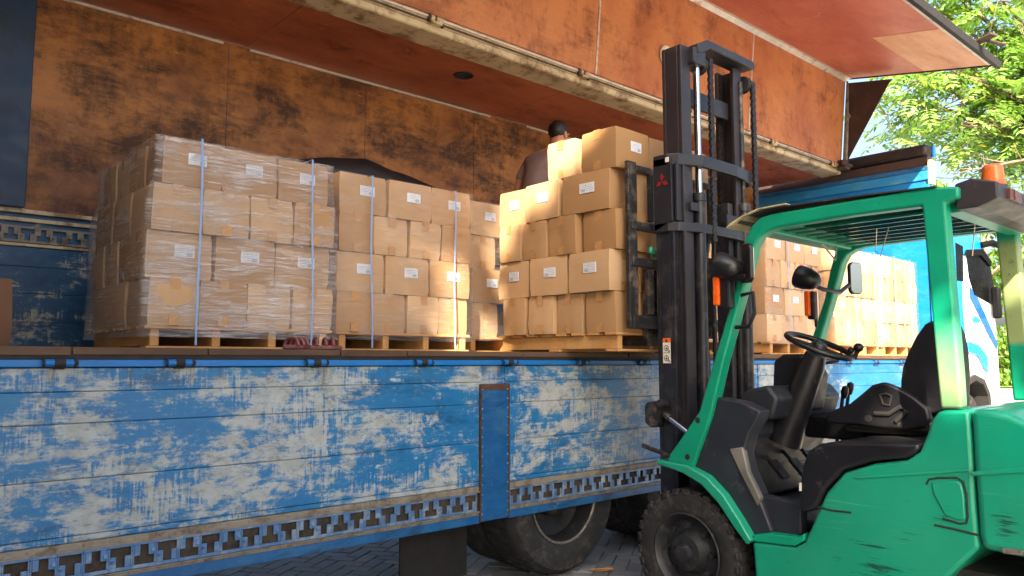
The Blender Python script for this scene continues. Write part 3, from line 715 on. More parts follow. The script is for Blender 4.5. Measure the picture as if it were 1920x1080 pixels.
def stack(x0, y0, name, left=True, layers=4, rows_n=4, jit=.012, right=False, only=None, sh=1.0, hz=1.0, tops=(1, 1, 1, 1)):
    """one pallet load: layers alternate four narrow plain ends and three wide labelled sides"""
    g = 'cardboard boxes on ' + name; Wd = 3 * BL * sh
    for k in range(layers):
        z = PZ + k * (BH * hz + .003); four = k % 2 == 0; sh = tops[k]; Wd = 3 * BL * sh
        nx = 4 if four else 3; ny = 3 if four else 4
        bx, by = (Wd / 4, BL) if four else (Wd / 3, BW)
        ox = rnd.uniform(-.015, .015); oy = rnd.uniform(-.016, .016)
        for i in range(nx):
            for j in range(ny):
                front = j == 0; lf = left and i == 0; rg = right and i == nx - 1
                if not (front or lf or rg): continue
                if only and front and i not in only and not lf: continue
                x = x0 + (3 * BL - Wd) * .45 + (i + .5) * bx + ox + rnd.uniform(-jit, jit) * .4; y = y0 + (j + .5) * by + oy + (rnd.uniform(-jit, jit) if front else 0)
                rz = (math.pi / 2 if four else 0) + rnd.uniform(-.018, .018)
                what = 'plain box' if four else 'labelled box'
                pos = f'{ORD[i]} from left' if front else (f'{ORD[j]} back on the left side' if lf else f'{ORD[j]} back on the right side')
                carton(x, y, z, rz, f'{what}, {pos}, {ROW[k]}, {name}', g, not four, (sh, 1, hz))
    return Wd

P1, P2 = 'leftmost wrapped pallet', 'second wrapped pallet'
W1 = stack(1.215, 4.10, P1, hz=.948, tops=(1, .985, .985, .925)); pallet(1.215, 2.255, 4.09, 5.15, 'wooden pallet under the leftmost wrapped load of boxes')
film(1.207, 2.262, 4.095, 5.15, PZ - .06, PZ + 4 * BH * .948 + .012, M['film'], 'shiny clear wrap round the leftmost pallet load', taper=.93)
zt = PZ + 4 * BH * .948 + .018
strap(1.46, 4.07, 5.1, PZ - .1, zt, 'blue strap near the left corner of the leftmost pallet load'); strap(2.10, 4.07, 5.1, PZ - .1, zt, 'blue strap near the right edge of the leftmost pallet load')
stack(2.335, 4.20, P2, left=True, hz=.965); pallet(2.335, 3.375, 4.19, 5.2, 'wooden pallet under the second wrapped load, sun on its right end')
film(2.327, 3.385, 4.195, 5.2, PZ - .05, PZ + 4 * BH * .965 + .01, M['film_light'], 'thin clear wrap round the second pallet load')
strap(2.56, 4.17, 5.1, PZ - .1, zt, 'blue strap on the left of the second pallet load'); strap(3.215, 4.17, 5.1, PZ - .1, zt, 'blue strap on the sunlit right of the second pallet load')
P3 = 'third pallet'
zt = PZ + 4 * BH + .012
stack(3.60, 4.47, P3, left=True, layers=4, only=(0,)); pallet(3.58, 4.36, 4.46, 5.5, 'shaded pallet half hidden behind the load on the forks', 3)
film(3.59, 4.3, 4.465, 5.5, PZ - .03, PZ + 4 * BH + .01, M['film_light'], 'clear wrap round the half-hidden third pallet load')
# right-hand loads seen through the forklift cab
A_, B_, C_, D_ = 'load behind the mast', 'load behind the steering wheel', 'sunlit load left of the seat', 'sunlit load nearest the cab'
stack(5.38, 3.86, A_, left=False); pallet(5.38, 6.43, 3.85, 4.9, 'pallet under the load behind the forklift mast')
stack(6.52, 3.72, B_, left=True); pallet(6.52, 7.57, 3.71, 4.76, 'pallet under the load behind the steering wheel')
stack(7.86, 3.72, C_, left=False); pallet(7.86, 8.91, 3.71, 4.76, 'pallet in full sun left of the forklift seat')
stack(8.98, 3.72, D_, left=False); pallet(8.98, 10.03, 3.71, 4.76, 'pallet in full sun nearest the truck cab')
film(5.37, 6.44, 3.855, 4.9, PZ - .03, zt, M['film_light'], 'clear wrap round the load behind the forklift mast')
film(6.51, 7.58, 3.715, 4.76, PZ - .03, zt, M['film_light'], 'clear wrap round the load behind the steering wheel')
film(7.85, 8.92, 3.715, 4.76, PZ - .03, zt, M['film_light'], 'clear wrap round the sunlit load left of the seat')
film(8.97, 10.04, 3.715, 4.76, PZ - .03, zt, M['film_light'], 'clear wrap round the sunlit load nearest the truck cab')
for x, y, n in ((6.28, 3.83, 'bluish strap on the load behind the forklift mast'), (6.85, 3.69, 'blue strap on the load behind the steering wheel'), (8.25, 3.69, 'left strap on the sunlit load left of the seat'),
             (8.75, 3.69, 'right strap on the sunlit load left of the seat'), (9.3, 3.69, 'left strap on the sunlit load nearest the truck cab'), (9.75, 3.69, 'right strap on the sunlit load nearest the truck cab')):
    strap(x, y, y + 1.0, PZ - .02, zt, n)
# the load on the forks (its pallet straddles the edge of the bed)
LX, LY = 3.66, 3.10; LN = 'load on the forks'; lg = 'cardboard boxes on the forks'
lp = pallet(LX + .02, LX + 1.06, LY + .03, LY + 1.14, 'pale pallet carried on the forklift forks')
lyY = [[.03, .30, .555, .81], [.03, .42, .78], [.0, .31, .59, .86], [.05, .47, .83]]
lyW = [[.27, .26, .255, .25], [.385, .36, .34], [.31, .285, .27, .23], [.42, .36, .31]]
for k in range(4):
    z = PZ + k * (BH + .006); four = k % 2 == 0
    for j, (ya, wy) in enumerate(zip(lyY[k], lyW[k])):
        yc = LY + ya + wy / 2; dx = rnd.uniform(-.03, .025); r = rnd.uniform(-.085, .085)
        nm = f'{"plain box" if four else "labelled box"}, {ORD[j]} from the mast, {ROW[k]}, {LN}'
        if four: carton(LX + BL / 2 + dx, yc, z, r, nm, lg, False, (1, wy / BW * .955, 1.01))
        else: carton(LX + BW / 2 + dx, yc, z, math.pi / 2 + r, nm, lg, True, (wy / BL * .955, 1, 1.01))
    for i in range(1, 4 if not four else 3):                      # the face behind the load backrest
        wd = BW if not four else BL
        yc = LY + .03 + (BL if not four else BW) / 2
        carton(LX + wd * (i + .5) + rnd.uniform(-.01, .01), yc, z, (math.pi / 2 if not four else 0) + rnd.uniform(-.03, .03), f'box behind the load backrest, {ORD[i]} from left, {ROW[k]}, {LN}', lg, four, (1, 1, 1.01))
z5 = PZ + 4 * (BH + .006)
carton(LX + .185, LY + .16, z5, .02, 'labelled box at the near corner of the top layer on the forks', lg, True, (1.02, 1.16, 1.02))
carton(LX + .17, LY + .495, z5, .05, 'sunlit box beside the near corner box, top layer on the forks', lg, False, (.92, .98, 1.02))
carton(LX + .56, LY + .17, z5, -.03, 'second box from the corner, top layer on the forks', lg, True, (1.02, 1.16, 1.02))
carton(LX + .90, LY + .17, z5, .03, 'third box from the corner, top layer on the forks', lg, True, (.9, 1.16, 1.02))
carton(LX + .62, LY + .84, z5, .1, 'bright box by the man at the far side of the top layer', lg, False, (1, 1, 1.02))
# support under the man (rear row)
pallet(4.45, 5.35, 4.5, 5.5, 'low pallet the man in the truck stands on', 3)
for i in range(3):
    for j in range(3): carton(4.6 + i * .27, 4.67 + j * .355, PZ, math.pi / 2, f'box under the man, {ORD[i]} from left, {ORD[j]} back', 'boxes under the man', False)
# brown carton at the left edge, its colour darkened to stand for shade
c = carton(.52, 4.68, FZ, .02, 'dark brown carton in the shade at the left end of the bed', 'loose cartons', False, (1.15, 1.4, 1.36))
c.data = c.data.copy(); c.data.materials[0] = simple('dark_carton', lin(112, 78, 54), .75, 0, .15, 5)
# black tarpaulin draped over the rear row
def drape():
    b = MB(); n, m = 40, 14; vs = []; fs = []
    for i in range(n + 1):
        for j in range(m + 1):
            x = 2.2 + 1.9 * i / n; y = 5.18 + .78 * j / m
            kx = [2.2, 2.45, 2.8, 3.15, 3.5, 3.85, 4.1]; kz = [2.80, 2.88, 2.95, 3.01, 2.95, 2.88, 2.80]; q_ = max(u for u in range(6) if kx[u] <= x + 1e-6)
            z = kz[q_] + (kz[q_ + 1] - kz[q_]) * (x - kx[q_]) / (kx[q_ + 1] - kx[q_])
            z += .02 * mnoise.noise(Vector((x * 4, y * 4, 1)))
            e = min(i / n, 1 - i / n, j / m) * 12
            if e < 1: z -= (1 - e) * .12
            vs.append((x, y, z))
    k = len(vs)
    vs += [(v[0], v[1], max(FZ + .02, v[2] - 1.1) if (ii // (m + 1) in (0, n) or ii % (m + 1) == 0) else v[2] - .02) for ii, v in enumerate(vs)]
    for i in range(n):
        for j in range(m):
            a = i * (m + 1) + j; fs.append((a, a + 1, a + m + 2, a + m + 1)); fs.append((a + k, a + m + 1 + k, a + m + 2 + k, a + 1 + k))
    for i in range(n): a = i * (m + 1); fs.append((a, a + m + 1, a + m + 1 + k, a + k)); a += m; fs.append((a, a + k, a + m + 1 + k, a + m + 1))
    for j in range(m): fs.append((j, j + k, j + 1 + k, j + 1)); a = n * (m + 1) + j; fs.append((a, a + 1, a + 1 + k, a + k))
    o = b.add(vs, fs).build('tarpaulin', M['tarp'], origin=(2.5, 5.5, FZ), smooth='all')
    tag(o, 'black tarpaulin draped over the rear row behind the wrapped pallets', 'tarpaulin')
drape()
# sandals
for i, (x, a) in enumerate(((1.835, .5), (1.985, -.3))):
    pr_ = [( .105 * math.cos(t) * (1.0), .04 * math.sin(t) * (1 + .2 * math.cos(t))) for t in [2 * math.pi * q / 20 for q in range(20)]]
    s_ = thing('sandal', (x, 3.70, FZ), ['pinkish brown sandal left of its pair under the leftmost pallet', 'pinkish brown sandal right of its pair beside the pallet gap'][i], 'sandal', 'pair of sandals on the bed edge')
    ca, sa = math.cos(a), math.sin(a)
    pp = [(x + p[0] * ca - p[1] * sa, 3.70 + p[0] * sa + p[1] * ca) for p in pr_]
    MB().prism(pp, 'z', FZ + .001, FZ + .022).build('sole', M['sandal'], s_, .004)
    for q in (-.035, .012, .05):
        path = []
        for t in range(9):
            th = math.pi * t / 8; u = q; v = .041 * math.cos(th)
            path.append((x + u * ca - v * sa, 3.70 + u * sa + v * ca, FZ + .02 + .038 * math.sin(th)))
        MB().tube(path, .009, 8).build('strap', M['sandal'], s_, smooth=True)

# ------------------------------------------------------------------ forklift
FX0, FX1 = 3.65, 4.78
fk = thing('forklift', (4.2, 1.6, 0), 'green forklift with black tall mast and scuffed side, parked against the truck', 'forklift')
TX = FX0
body_p = trace([(1410, 1016), (1432, 1018), (1490, 1026), (1508, 1016), (1522, 985), (1536, 950), (1550, 922), (1583, 886), (1640, 869), (1700, 863), (1724, 846), (1738, 812), (1746, 788), (1758, 773), (1770, 769), (1817, 769),
                (1822, 830), (1829, 950), (1836, 1029), (1781, 1080), (1760, 1110)], TX)
body_p += [(1.36, .26), (2.2, .26)]
body = MB().prism(body_p, 'x', TX, FX1).build('body', M['green'], fk, .018, 3, True)
# pressed outline on the side panel, with its deeper dark recess
gp = trace([(1737, 908), (1742, 899), (1760, 896), (1795, 896), (1806, 903), (1812, 925), (1815, 968), (1812, 981), (1800, 982), (1768, 972)], TX)
MB().tube([(TX - .0005, a, b) for a, b in gp], .0045, 8).build('side_groove', M['underside'], body, smooth=True)
MB().prism(trace([(1747, 905), (1795, 902), (1803, 908), (1808, 930), (1810, 974), (1800, 976), (1772, 966), (1750, 925)], TX), 'x', TX - .006, TX + .01).build('side_panel', M['green'], body, .006, 3, True)
MB().tube([(TX - .0005, a, b) for a, b in trace([(1534, 951), (1560, 957), (1596, 961)], TX)], .005, 6).tube([(TX - .0005, a, b) for a, b in trace([(1752, 984), (1790, 992), (1834, 1003)], TX)], .005, 6).build('panel_gap', M['underside'], body)
MB().prism(trace([(1600, 895), (1720, 886), (1818, 879), (1818, 884), (1720, 891), (1610, 898)], TX), 'x', TX - .006, TX + .01).build('crease', M['green'], body, .004)
# counterweight / engine end
cw_p = trace([(1821, 768), (1860, 768), (1890, 774), (1925, 790)], TX)
cw_p += [(.80, 1.12), (.55, 1.0), (.38, .85), (.32, .55), (.36, .42)] + trace([(1920, 1046), (1842, 1030), (1836, 1000), (1832, 940), (1827, 880)], TX)
cw = MB().prism(cw_p, 'x', TX - .012, FX1 + .012).build('counterweight', M['green'], fk, .03, 4, True)
MB().prism(trace([(1823, 884), (1925, 874), (2010, 870), (2010, 880), (1925, 886), (1824, 892)], TX), 'x', TX - .02, TX + .0).build('crease', M['green'], cw, .006, 2)
MB().prism(trace([(1882, 1026), (1922, 1030), (1922, 1040), (1884, 1036)], TX), 'x', TX - .03, TX - .005).build('tow_plate', M['rimsteel'], cw, .004)
MB().box(TX + .12, FX1 - .12, .45, 1.9, .20, .50).box(TX + .2, FX1 - .2, 1.2, 2.9, .18, .42).build('underframe', M['underside'], fk)
# seat deck cover
dk = trace([(1500, 958), (1502, 900), (1506, 872), (1516, 846), (1535, 833), (1562, 828), (1640, 829), (1727, 832), (1722, 848), (1700, 859), (1640, 864), (1583, 881), (1549, 917), (1534, 950), (1515, 960)], TX)
MB().prism(dk, 'x', TX - .012, FX1 + .01).build('seat_deck', M['vinyl'], fk, .03, 4, True)
MB().prism(trace([(1501, 905), (1505, 905), (1505, 920), (1501, 920)], TX), 'x', TX - .0145, TX - .011).build('small_sticker', M['white_sticker'], fk)
# front fender band
fo = [(1236, 861), (1262, 866), (1292, 872), (1330, 893), (1362, 928), (1390, 972), (1414, 1012)]
fi = [(1405, 1020), (1380, 986), (1352, 943), (1320, 908), (1286, 887), (1260, 877), (1238, 871)]
MB().prism(trace(fo + fi, TX), 'x', TX - .03, TX + .34).build('front_fender', M['green'], fk, .008, 2, True)
MB().prism(trace([(1232, 866), (1250, 861), (1262, 870), (1240, 875)], TX), 'x', TX + .0, TX + .3).tube([(TX + .01, 2.72, .86), (TX + .05, 2.95, .90)], .014, 8).build('fender_stay', M['worn_black'], fk)
# cockpit side fairing, cowl, floor, step
MB().prism(trace([(1299, 874), (1336, 750), (1345, 745), (1392, 754), (1426, 771), (1420, 788), (1404, 812), (1394, 850), (1402, 885), (1424, 935), (1448, 998), (1430, 1006), (1412, 1008), (1392, 970), (1364, 926), (1332, 891)], TX + .03), 'x', TX + .03, TX + .14).build('cockpit_fairing', M['plastic'], fk, .012, 3, True)
MB().prism(trace([(1366, 842), (1392, 838), (1402, 885), (1426, 935), (1419, 950), (1388, 890)], TX + .02), 'x', TX + .02, TX + .06).build('fairing_panel', M['greyplastic'], fk, .008, 2, True)  # grey strip stands in for light catching the fairing's inner edge
MB().prism([(2.72, .8), (2.42, 1.17), (2.30, 1.15), (2.28, 1.0), (2.36, .9), (2.42, .62), (2.7, .6)], 'x', TX + .16, FX1 - .02).build('front_cowl', M['plastic'], fk, .02, 3, True)
MB().box(TX + .14, FX1 - .06, 1.82, 2.46, .56, .60).build('floor_mat', M['plastic'], fk, .01)
MB().prism(trace([(1416, 926), (1502, 944), (1502, 1004), (1452, 1003), (1430, 970)], TX + .06), 'x', TX + .06, TX + .13).build('step_riser', M['plastic'], fk, .008)
MB().prism(trace([(1412, 1003), (1440, 1000), (1496, 1008), (1508, 1000), (1508, 1014), (1490, 1024), (1412, 1015)], TX), 'x', TX - .002, TX + .30).build('step', M['green_pillar'], fk, .006)
for i, (x, y) in enumerate(((4.10, 2.30), (4.27, 2.27), (4.45, 2.25))):
    p = MB().obox((x, y, .79), (.085, .02, .12 if i < 2 else .2), (-.75, 0, .05))
    for q in range(5): p.obox((x, y - .012 + .0 * q, .755 + q * .018), (.075, .01, .006), (-.75, 0, .05))
    p.tube([(x, y + .02, .80), (x, y + .16, .93)], .012, 6).build('pedal', M['vinyl'], fk, .004)
# instrument block, column, wheel
MB().prism([(2.36, 1.13), (2.34, 1.40), (2.28, 1.44), (2.16, 1.44), (2.10, 1.32), (2.14, 1.12)], 'x', 4.14, 4.34).build('instrument_box', M['vinyl'], fk, .02, 3, True)
MB().prism([(2.44, 1.12), (2.36, 1.24), (2.22, 1.27), (2.16, 1.2), (2.2, 1.08)], 'x', 3.86, 4.6).build('dash_lower', M['plastic'], fk, .02, 3, True)
MB().box(4.3, 4.72, 1.9, 2.25, .96, 1.08).box(4.32, 4.6, 1.84, 1.92, 1.0, 1.06).build('side_console', M['vinyl'], fk, .02, 3, True)
vb = MB()
for i in range(6): vb.box(4.33 + i * .045, 4.345 + i * .045, 1.828, 1.842, .985, 1.065)
vb.build('console_vent', M['greyplastic'], fk)
c0, c1 = Vector((4.1, 2.22, 1.06)), Vector((4.1, 2.05, 1.455)); axd = (c1 - c0).normalized()
MB().tube([c0 - axd * .12, c0, c0.lerp(c1, .4), c0.lerp(c1, .8), c1 - axd * .02], [.10, .085, .075, .07, .055], 16).build('steering_column', M['vinyl'], fk, smooth=True)
MB().box(4.06, 4.14, 2.05, 2.16, 1.28, 1.36).tube([(4.12, 2.08, 1.38), (4.28, 2.02, 1.40)], .01, 8).build('column_switch', M['vinyl'], fk, .01)
wc = c1 + axd * .03; u = Vector((1, 0, 0)); v = axd.cross(u).normalized()
ring = [wc + (u * math.cos(t) + v * math.sin(t)) * .178 for t in [2 * math.pi * q / 48 for q in range(48)]]
sw = MB().tube(ring, .0155, 12, closed=True)
for t in (.5, 2.6, 4.7): sw.tube([wc - axd * .02, wc + (u * math.cos(t) + v * math.sin(t)) * .172], [.022, .013], 8)
sw.lathe([(0, .02), (.035, .018), (.045, 0), (.045, -.03), (0, -.03)], wc, axd, 20)
swo = sw.build('steering_wheel', M['vinyl'], fk, smooth=True)
kp = wc - v * .178 * (1 if v.y > 0 else -1) * 1 + u * .06
MB().tube([kp, kp + axd * .05], .012, 8).ball(kp + axd * .065, (.026, .026, .024)).ball(kp + axd * .05 + Vector((0, .035, 0)), .018).build('spinner_knob', M['vinyl'], swo, smooth=True)
# levers
for x, y, s in ((4.50, 2.10, -.02), (4.57, 2.10, .0)):
    MB().tube([(x, y + .05, .93), (x, y + .02, 1.1), (x, y, 1.22)], .011, 8).lathe([(0, 0), (.016, .005), (.022, .04), (.018, .07), (0, .08)], (x, y, 1.2 + s), (0, -.2, 1), 12).build('control_lever', M['vinyl'], fk, smooth=True)
MB().box(4.38, 4.6, 1.45, 1.95, 1.03, 1.05).build('lever_plate', M['underside'], fk, .004)
MB().prism([(2.0, .98), (1.84, 1.05), (1.78, 1.02), (1.80, .80), (1.9, .72), (1.95, .85)], 'x', 4.5, 4.7).build('console_leg', M['greyplastic'], fk, .015, 3, True)
# seat
SX = 4.02
hole = [(1650, 740), (1656, 758), (1668, 760), (1672, 742), (1662, 738)]
so_ = [(1547, 781), (1562, 769), (1592, 757), (1612, 741), (1634, 722), (1656, 716), (1684, 727), (1712, 744), (1738, 766), (1744, 788), (1732, 802), (1700, 806), (1650, 803), (1604, 797), (1566, 795), (1550, 791)]
MB().prism(trace(so_, SX), 'x', SX, SX + .05).build('seat_side', M['vinyl'], fk, .018, 4, True)
MB().prism(trace(so_, SX), 'x', SX + .46, SX + .51).build('seat_side', M['vinyl'], fk, .018, 4, True)
MB().tube([(SX - .004, a, b) for a, b in trace([(1640, 775), (1668, 776), (1690, 762), (1700, 770), (1680, 790)], SX)], .012, 8).lathe([(0, -.006), (.018, -.006), (.02, 0)], (SX, *trace([(1628, 785)], SX)[0]), (1, 0, 0), 14).tube([(SX - .003, a, b) for a, b in trace(hole, SX)], .006, 6, closed=True).build('seat_trim', M['underside'], fk, smooth=True)
MB().prism(trace([(1551, 784), (1570, 768), (1640, 766), (1700, 772), (1735, 780), (1735, 800), (1560, 797)], SX), 'x', SX + .05, SX + .46).build('seat_cushion', M['vinyl'], fk, .03, 4, True)
bk = trace([(1686, 758), (1687, 715), (1690, 690), (1700, 662), (1716, 630), (1732, 608), (1744, 601), (1752, 604), (1760, 622), (1766, 650), (1770, 700), (1768, 770), (1745, 776), (1712, 766)], SX + .03)
MB().prism(bk, 'x', SX + .04, SX + .40).build('seat_backrest', M['vinyl'], fk, .05, 5, True)
MB().box(SX + .03, SX + .47, 1.30, 1.86, 1.055, 1.10).box(SX + .06, SX + .10, 1.35, 1.9, 1.03, 1.07).build('seat_slide', M['underside'], fk, .006)

# overhead guard
def guard_side(x0, x1, name, mat_):
    gp = [(1249, 866), (1256, 850), (1268, 834), (1310, 772), (1346, 648), (1378, 540), (1389, 480), (1397, 448), (1408, 424), (1424, 408), (1444, 401), (1600, 375), (1740, 351), (1797, 349), (1797, 371),
          (1771, 379), (1799, 700), (1803, 766), (1763, 766), (1757, 700), (1728, 386), (1600, 403), (1462, 425), (1440, 432), (1423, 444), (1413, 464), (1406, 494), (1388, 560), (1355, 680), (1332, 780), (1298, 876)]
    return MB().prism(trace(gp, TX), 'x', x0, x1).build(name, mat_, guard, .012, 3, True)
guard = MB().box(TX + .085, 4.65, 2.08, 2.19, 2.075, 2.125).build('overhead_guard', M['green_pillar'], fk, .008)
guard_side(TX, TX + .08, 'near_frame', M['green_pillar']); guard_side(4.66, 4.74, 'far_frame', green_chips_sun(True))
for a, b in trace([(1308, 788), (1289, 857)], TX): MB().lathe([(0, -.002), (.014, -.002), (.017, 0)], (TX, a, b), (1, 0, 0), 16).build('bolt_hole', M['underside'], guard)
MB().box(TX + .085, 4.65, 1.96, 2.08, 2.10, 2.118).build('front_plate', M['green_pillar'], guard, .004)
for i in range(7):
    x = TX + .19 + i * .12
    MB().box(x, x + .03, 1.26, 2.08, 2.098, 2.125).build('guard_bar', M['dark_green'], guard, .003)
    MB().box(x + .002, x + .009, 1.262, 2.078, 2.088, 2.0975).build('bar_edge', M['chrome'], guard)  # bright strip painted in for light along the bar's lower edge
MB().box(TX + .085, 4.65, 1.17, 1.26, 2.06, 2.14).build('rear_cross_bar', M['green_pillar'], guard, .01)
MB().prism([(2.24, 2.135), (2.20, 2.175), (2.0, 2.192), (1.6, 2.186), (1.25, 2.172), (1.25, 2.166), (1.6, 2.180), (2.0, 2.186), (2.2, 2.166)], 'x', TX - .01, 4.6).build('rain_cover', M['cover'], guard)
MB().prism([(2.30, 2.115), (2.27, 2.14), (2.2, 2.17), (2.1, 2.196), (1.95, 2.199), (1.95, 2.194), (2.1, 2.189), (2.2, 2.162), (2.26, 2.128)], 'x', TX - .03, TX + .3).build('canvas_flap', M['canvas'], guard)
M['rear_beam'] = simple('rear_beam_paint', lin(44, 38, 44), .5, 0, .2, 4, lin(90, 80, 80), .15)
rb = MB().prism([(1.185, 2.06), (1.185, 2.175), (1.12, 2.19), (1.02, 2.16), (1.02, 2.09), (1.1, 2.06)], 'x', TX + .03, 4.72).build('rear_beam', M['rear_beam'], guard, .008)
for x in (3.80, 4.12, 4.4): MB().box(x, x + .16, 1.005, 1.03, 2.10, 2.145).box(x + .05, x + .053, 1.0, 1.01, 2.10, 2.145).build('tail_lamp', M['tailblock'], rb, .004)
MB().lathe([(0, 0), (.055, 0), (.055, .022), (0, .022)], (4.02, 1.13, 2.186), (0, 0, 1), 24).build('beacon_base', M['rust'], rb)
bc = MB().lathe([(.05, 0), (.053, .01)] + [(.048 - .006 * (i / 8) + (.0015 if i % 2 else 0), .015 + .075 * i / 8) for i in range(9)] + [(.03, .10), (0, .103)], (4.02, 1.13, 2.209), (0, 0, 1), 28)
bc.build('beacon', M['beacon'], rb, smooth=True)
MB().tube([(TX + .45, 1.7, 2.10), (TX + .47, 1.72, 1.98), (TX + .43, 1.68, 1.94), (TX + .5, 1.66, 2.1)], .003, 5).build('hanging_wire', M['trim'], guard)
MB().tube([(4.3, 1.3, 2.09), (4.33, 1.33, 1.93)], .003, 5).build('hanging_wire', M['trim'], guard)
MB().tube([(4.3, 2.1, 2.08), (4.36, 2.05, 1.98), (4.4, 2.06, 2.07)], .006, 5).build('hanging_wire', M['trim'], guard)
# lamps, indicators, mirrors
def mirror_plate(c, rz):
    c = Vector(c); m = Matrix.Rotation(rz, 3, 'Z')
    def rr(w, h, r): return [(sx * (w / 2 - r) + r * math.cos(t), sz * (h / 2 - r) + r * math.sin(t)) for sx, sz, t0 in ((1, 1, 0), (-1, 1, 1), (-1, -1, 2), (1, -1, 3)) for t in [math.pi / 2 * (t0 + q / 6) for q in range(7)]]
    def plate(w, h, r, y0, y1):
        b = MB().prism(rr(w, h, r), 'y', y0, y1); b.v = [c + m @ v for v in b.v]; return b
    k = plate(.104, .205, .034, -.004, .018).build('mirror_back', M['vinyl'], fk, .004, 2)
    plate(.092, .192, .03, -.0065, -.0042).build('mirror', M['mirror'], fk)
def lamp_set(x, far):
    l = MB().lathe([(0, .10), (.025, .096), (.046, .078), (.06, .05), (.069, .01), (.071, -.035), (.068, -.045), (.05, -.038), (0, -.03)], (x, 2.30 if not far else 2.30, 1.905), (.05, -.8, -.3), 26)
    head = l.build('headlight', M['vinyl'], fk, smooth=True)
    if not far:
        MB().obox((x + .0, 2.345, 1.775), (.05, .035, .155), (.0, 0, 0)).build('indicator', M['orange'], fk, .008)
        MB().obox((x + .02, 2.30, 1.775), (.06, .06, .19)).build('indicator_back', M['vinyl'], fk, .01)
        MB().obox((x + .02, 2.27, 1.84), (.06, .2, .03)).obox((x + .03, 2.19, 1.87), (.05, .05, .12)).build('lamp_bracket', M['vinyl'], fk, .008)
        mirror_plate((x + .004, 2.155, 1.91), .95)
        MB().tube([(x + .06, 2.24, 1.75), (x + .06, 2.17, 1.76), (x + .06, 2.165, 1.65), (x + .06, 2.2, 1.58), (x + .06, 2.28, 1.58)], .011, 8).build('grab_handle', M['vinyl'], fk, smooth=True)
    else:
        MB().obox((x - .03, 2.27, 1.745), (.035, .03, .15)).build('indicator', M['orange'], fk, .008)
        MB().obox((x + .0, 2.255, 1.735), (.045, .05, .17)).obox((x + .01, 2.24, 1.65), (.02, .02, .1)).build('indicator_back', M['vinyl'], fk, .01)
        MB().tube([(x + .0, 2.27, 1.87), (x + .08, 2.22, 1.835), (x + .25, 2.2, 1.825), (x + .36, 2.19, 1.88)], .013, 8).build('lamp_bracket', M['vinyl'], fk, smooth=True)
        mirror_plate((x + .425, 2.175, 1.925), -.35)
lamp_set(3.60, False); lamp_set(4.47, True)

# mast
MY0, MY1 = 2.83, 2.965
def channel(b, x0, x1, y0, y1, z0, z1, op):                # C-section column, open side towards the centre
    b.box(x0, x1, y0, y0 + .028, z0, z1); b.box(x0, x1, y1 - .028, y1, z0, z1)
    wx = (x0, x0 + .03) if op > 0 else (x1 - .03, x1)
    b.box(wx[0], wx[1], y0 + .0281, y1 - .0281, z0, z1); return b
for x0, x1, op in ((3.88, 3.975, 1), (4.58, 4.675, -1)):
    o = channel(MB(), x0, x1, MY0, MY1, .09, 2.66, op).build('outer_mast_rail', M['mast'], fk, .006, 2)
for x0, x1, op in ((3.93, 4.03, 1), (4.525, 4.625, -1)):
    channel(MB(), x0, x1, MY0 - .045, MY1 - .03, .82, 3.39, op).build('inner_mast_rail', M['mast_brown'], fk, .006, 2)
for x0, x1, op in ((4.035, 4.10, 1), (4.46, 4.52, -1)):
    MB().box(x0, x1, MY0 - .02, MY1 - .05, .15, 2.45).build('mast_inner_strip', M['mast'], fk, .006)
MB().prism([(4.03, 3.40), (4.14, 3.455), (4.68, 3.455), (4.70, 3.44), (4.70, 3.40), (4.16, 3.40), (4.12, 3.37), (4.03, 3.34)], 'y', MY0 - .11, MY0 + .03).build('mast_top_beam', M['black_steel'], fk, .01)
MB().box(4.0, 4.13, MY0 - .1, MY0 + .05, 3.27, 3.38).build('rod_clamp', M['black_steel'], fk, .015)
for x in (4.10, 4.62): 
    MB().lathe([(0, -.02), (.055, -.02), (.06, -.012), (.045, 0), (.06, .012), (.055, .02), (0, .02)], (x + .045, MY0 - .035, 3.30), (1, 0, 0), 26).build('chain_sheave', M['underside'], fk, smooth=True)
for q in ((4.03, 4.53, MY0 + .0, MY0 + .03, 3.03, 3.15), (4.10, 4.46, MY0 - .03, MY0 + .01, .62, .78), (3.98, 4.58, MY1 - .05, MY1 - .01, 1.2, 1.32)): MB().box(*q).build('mast_cross_member', M['black_steel'], fk, .008)
for x in (4.085, 4.60):
    r_ = MB().tube([(x, MY0 - .05, 2.42), (x, MY0 - .05, 3.30)], .0225 if x < 4.3 else .016, 14).build('lift_rod', M['chrome'] if x < 4.3 else M['worn_black'], fk, smooth=True)
    MB().tube([(x, MY0 - .05, .3), (x, MY0 - .05, 2.42)], .038, 16).lathe([(.038, 0), (.046, .0), (.046, .05), (.026, .055)], (x, MY0 - .05, 2.40), (0, 0, 1), 18).build('lift_cylinder', M['mast'], fk, smooth=True)
def chain(x, y, z0, z1):
    b = MB(); n = int((z1 - z0) / .026)
    for i in range(n):
        z = z0 + (i + .5) * .026
        b.obox((x, y, z), (.034 if i % 2 else .048, .018, .024)); b.tube([(x - .028, y, z + .012), (x + .028, y, z + .012)], .006, 6)
    return b.build('lift_chain', M['chain'], fk)
chain(4.19, MY0 - .085, 2.15, 3.35); chain(4.70, MY0 - .085, 2.2, 3.33); chain(4.49, MY0 + .05, 1.9, 3.0)
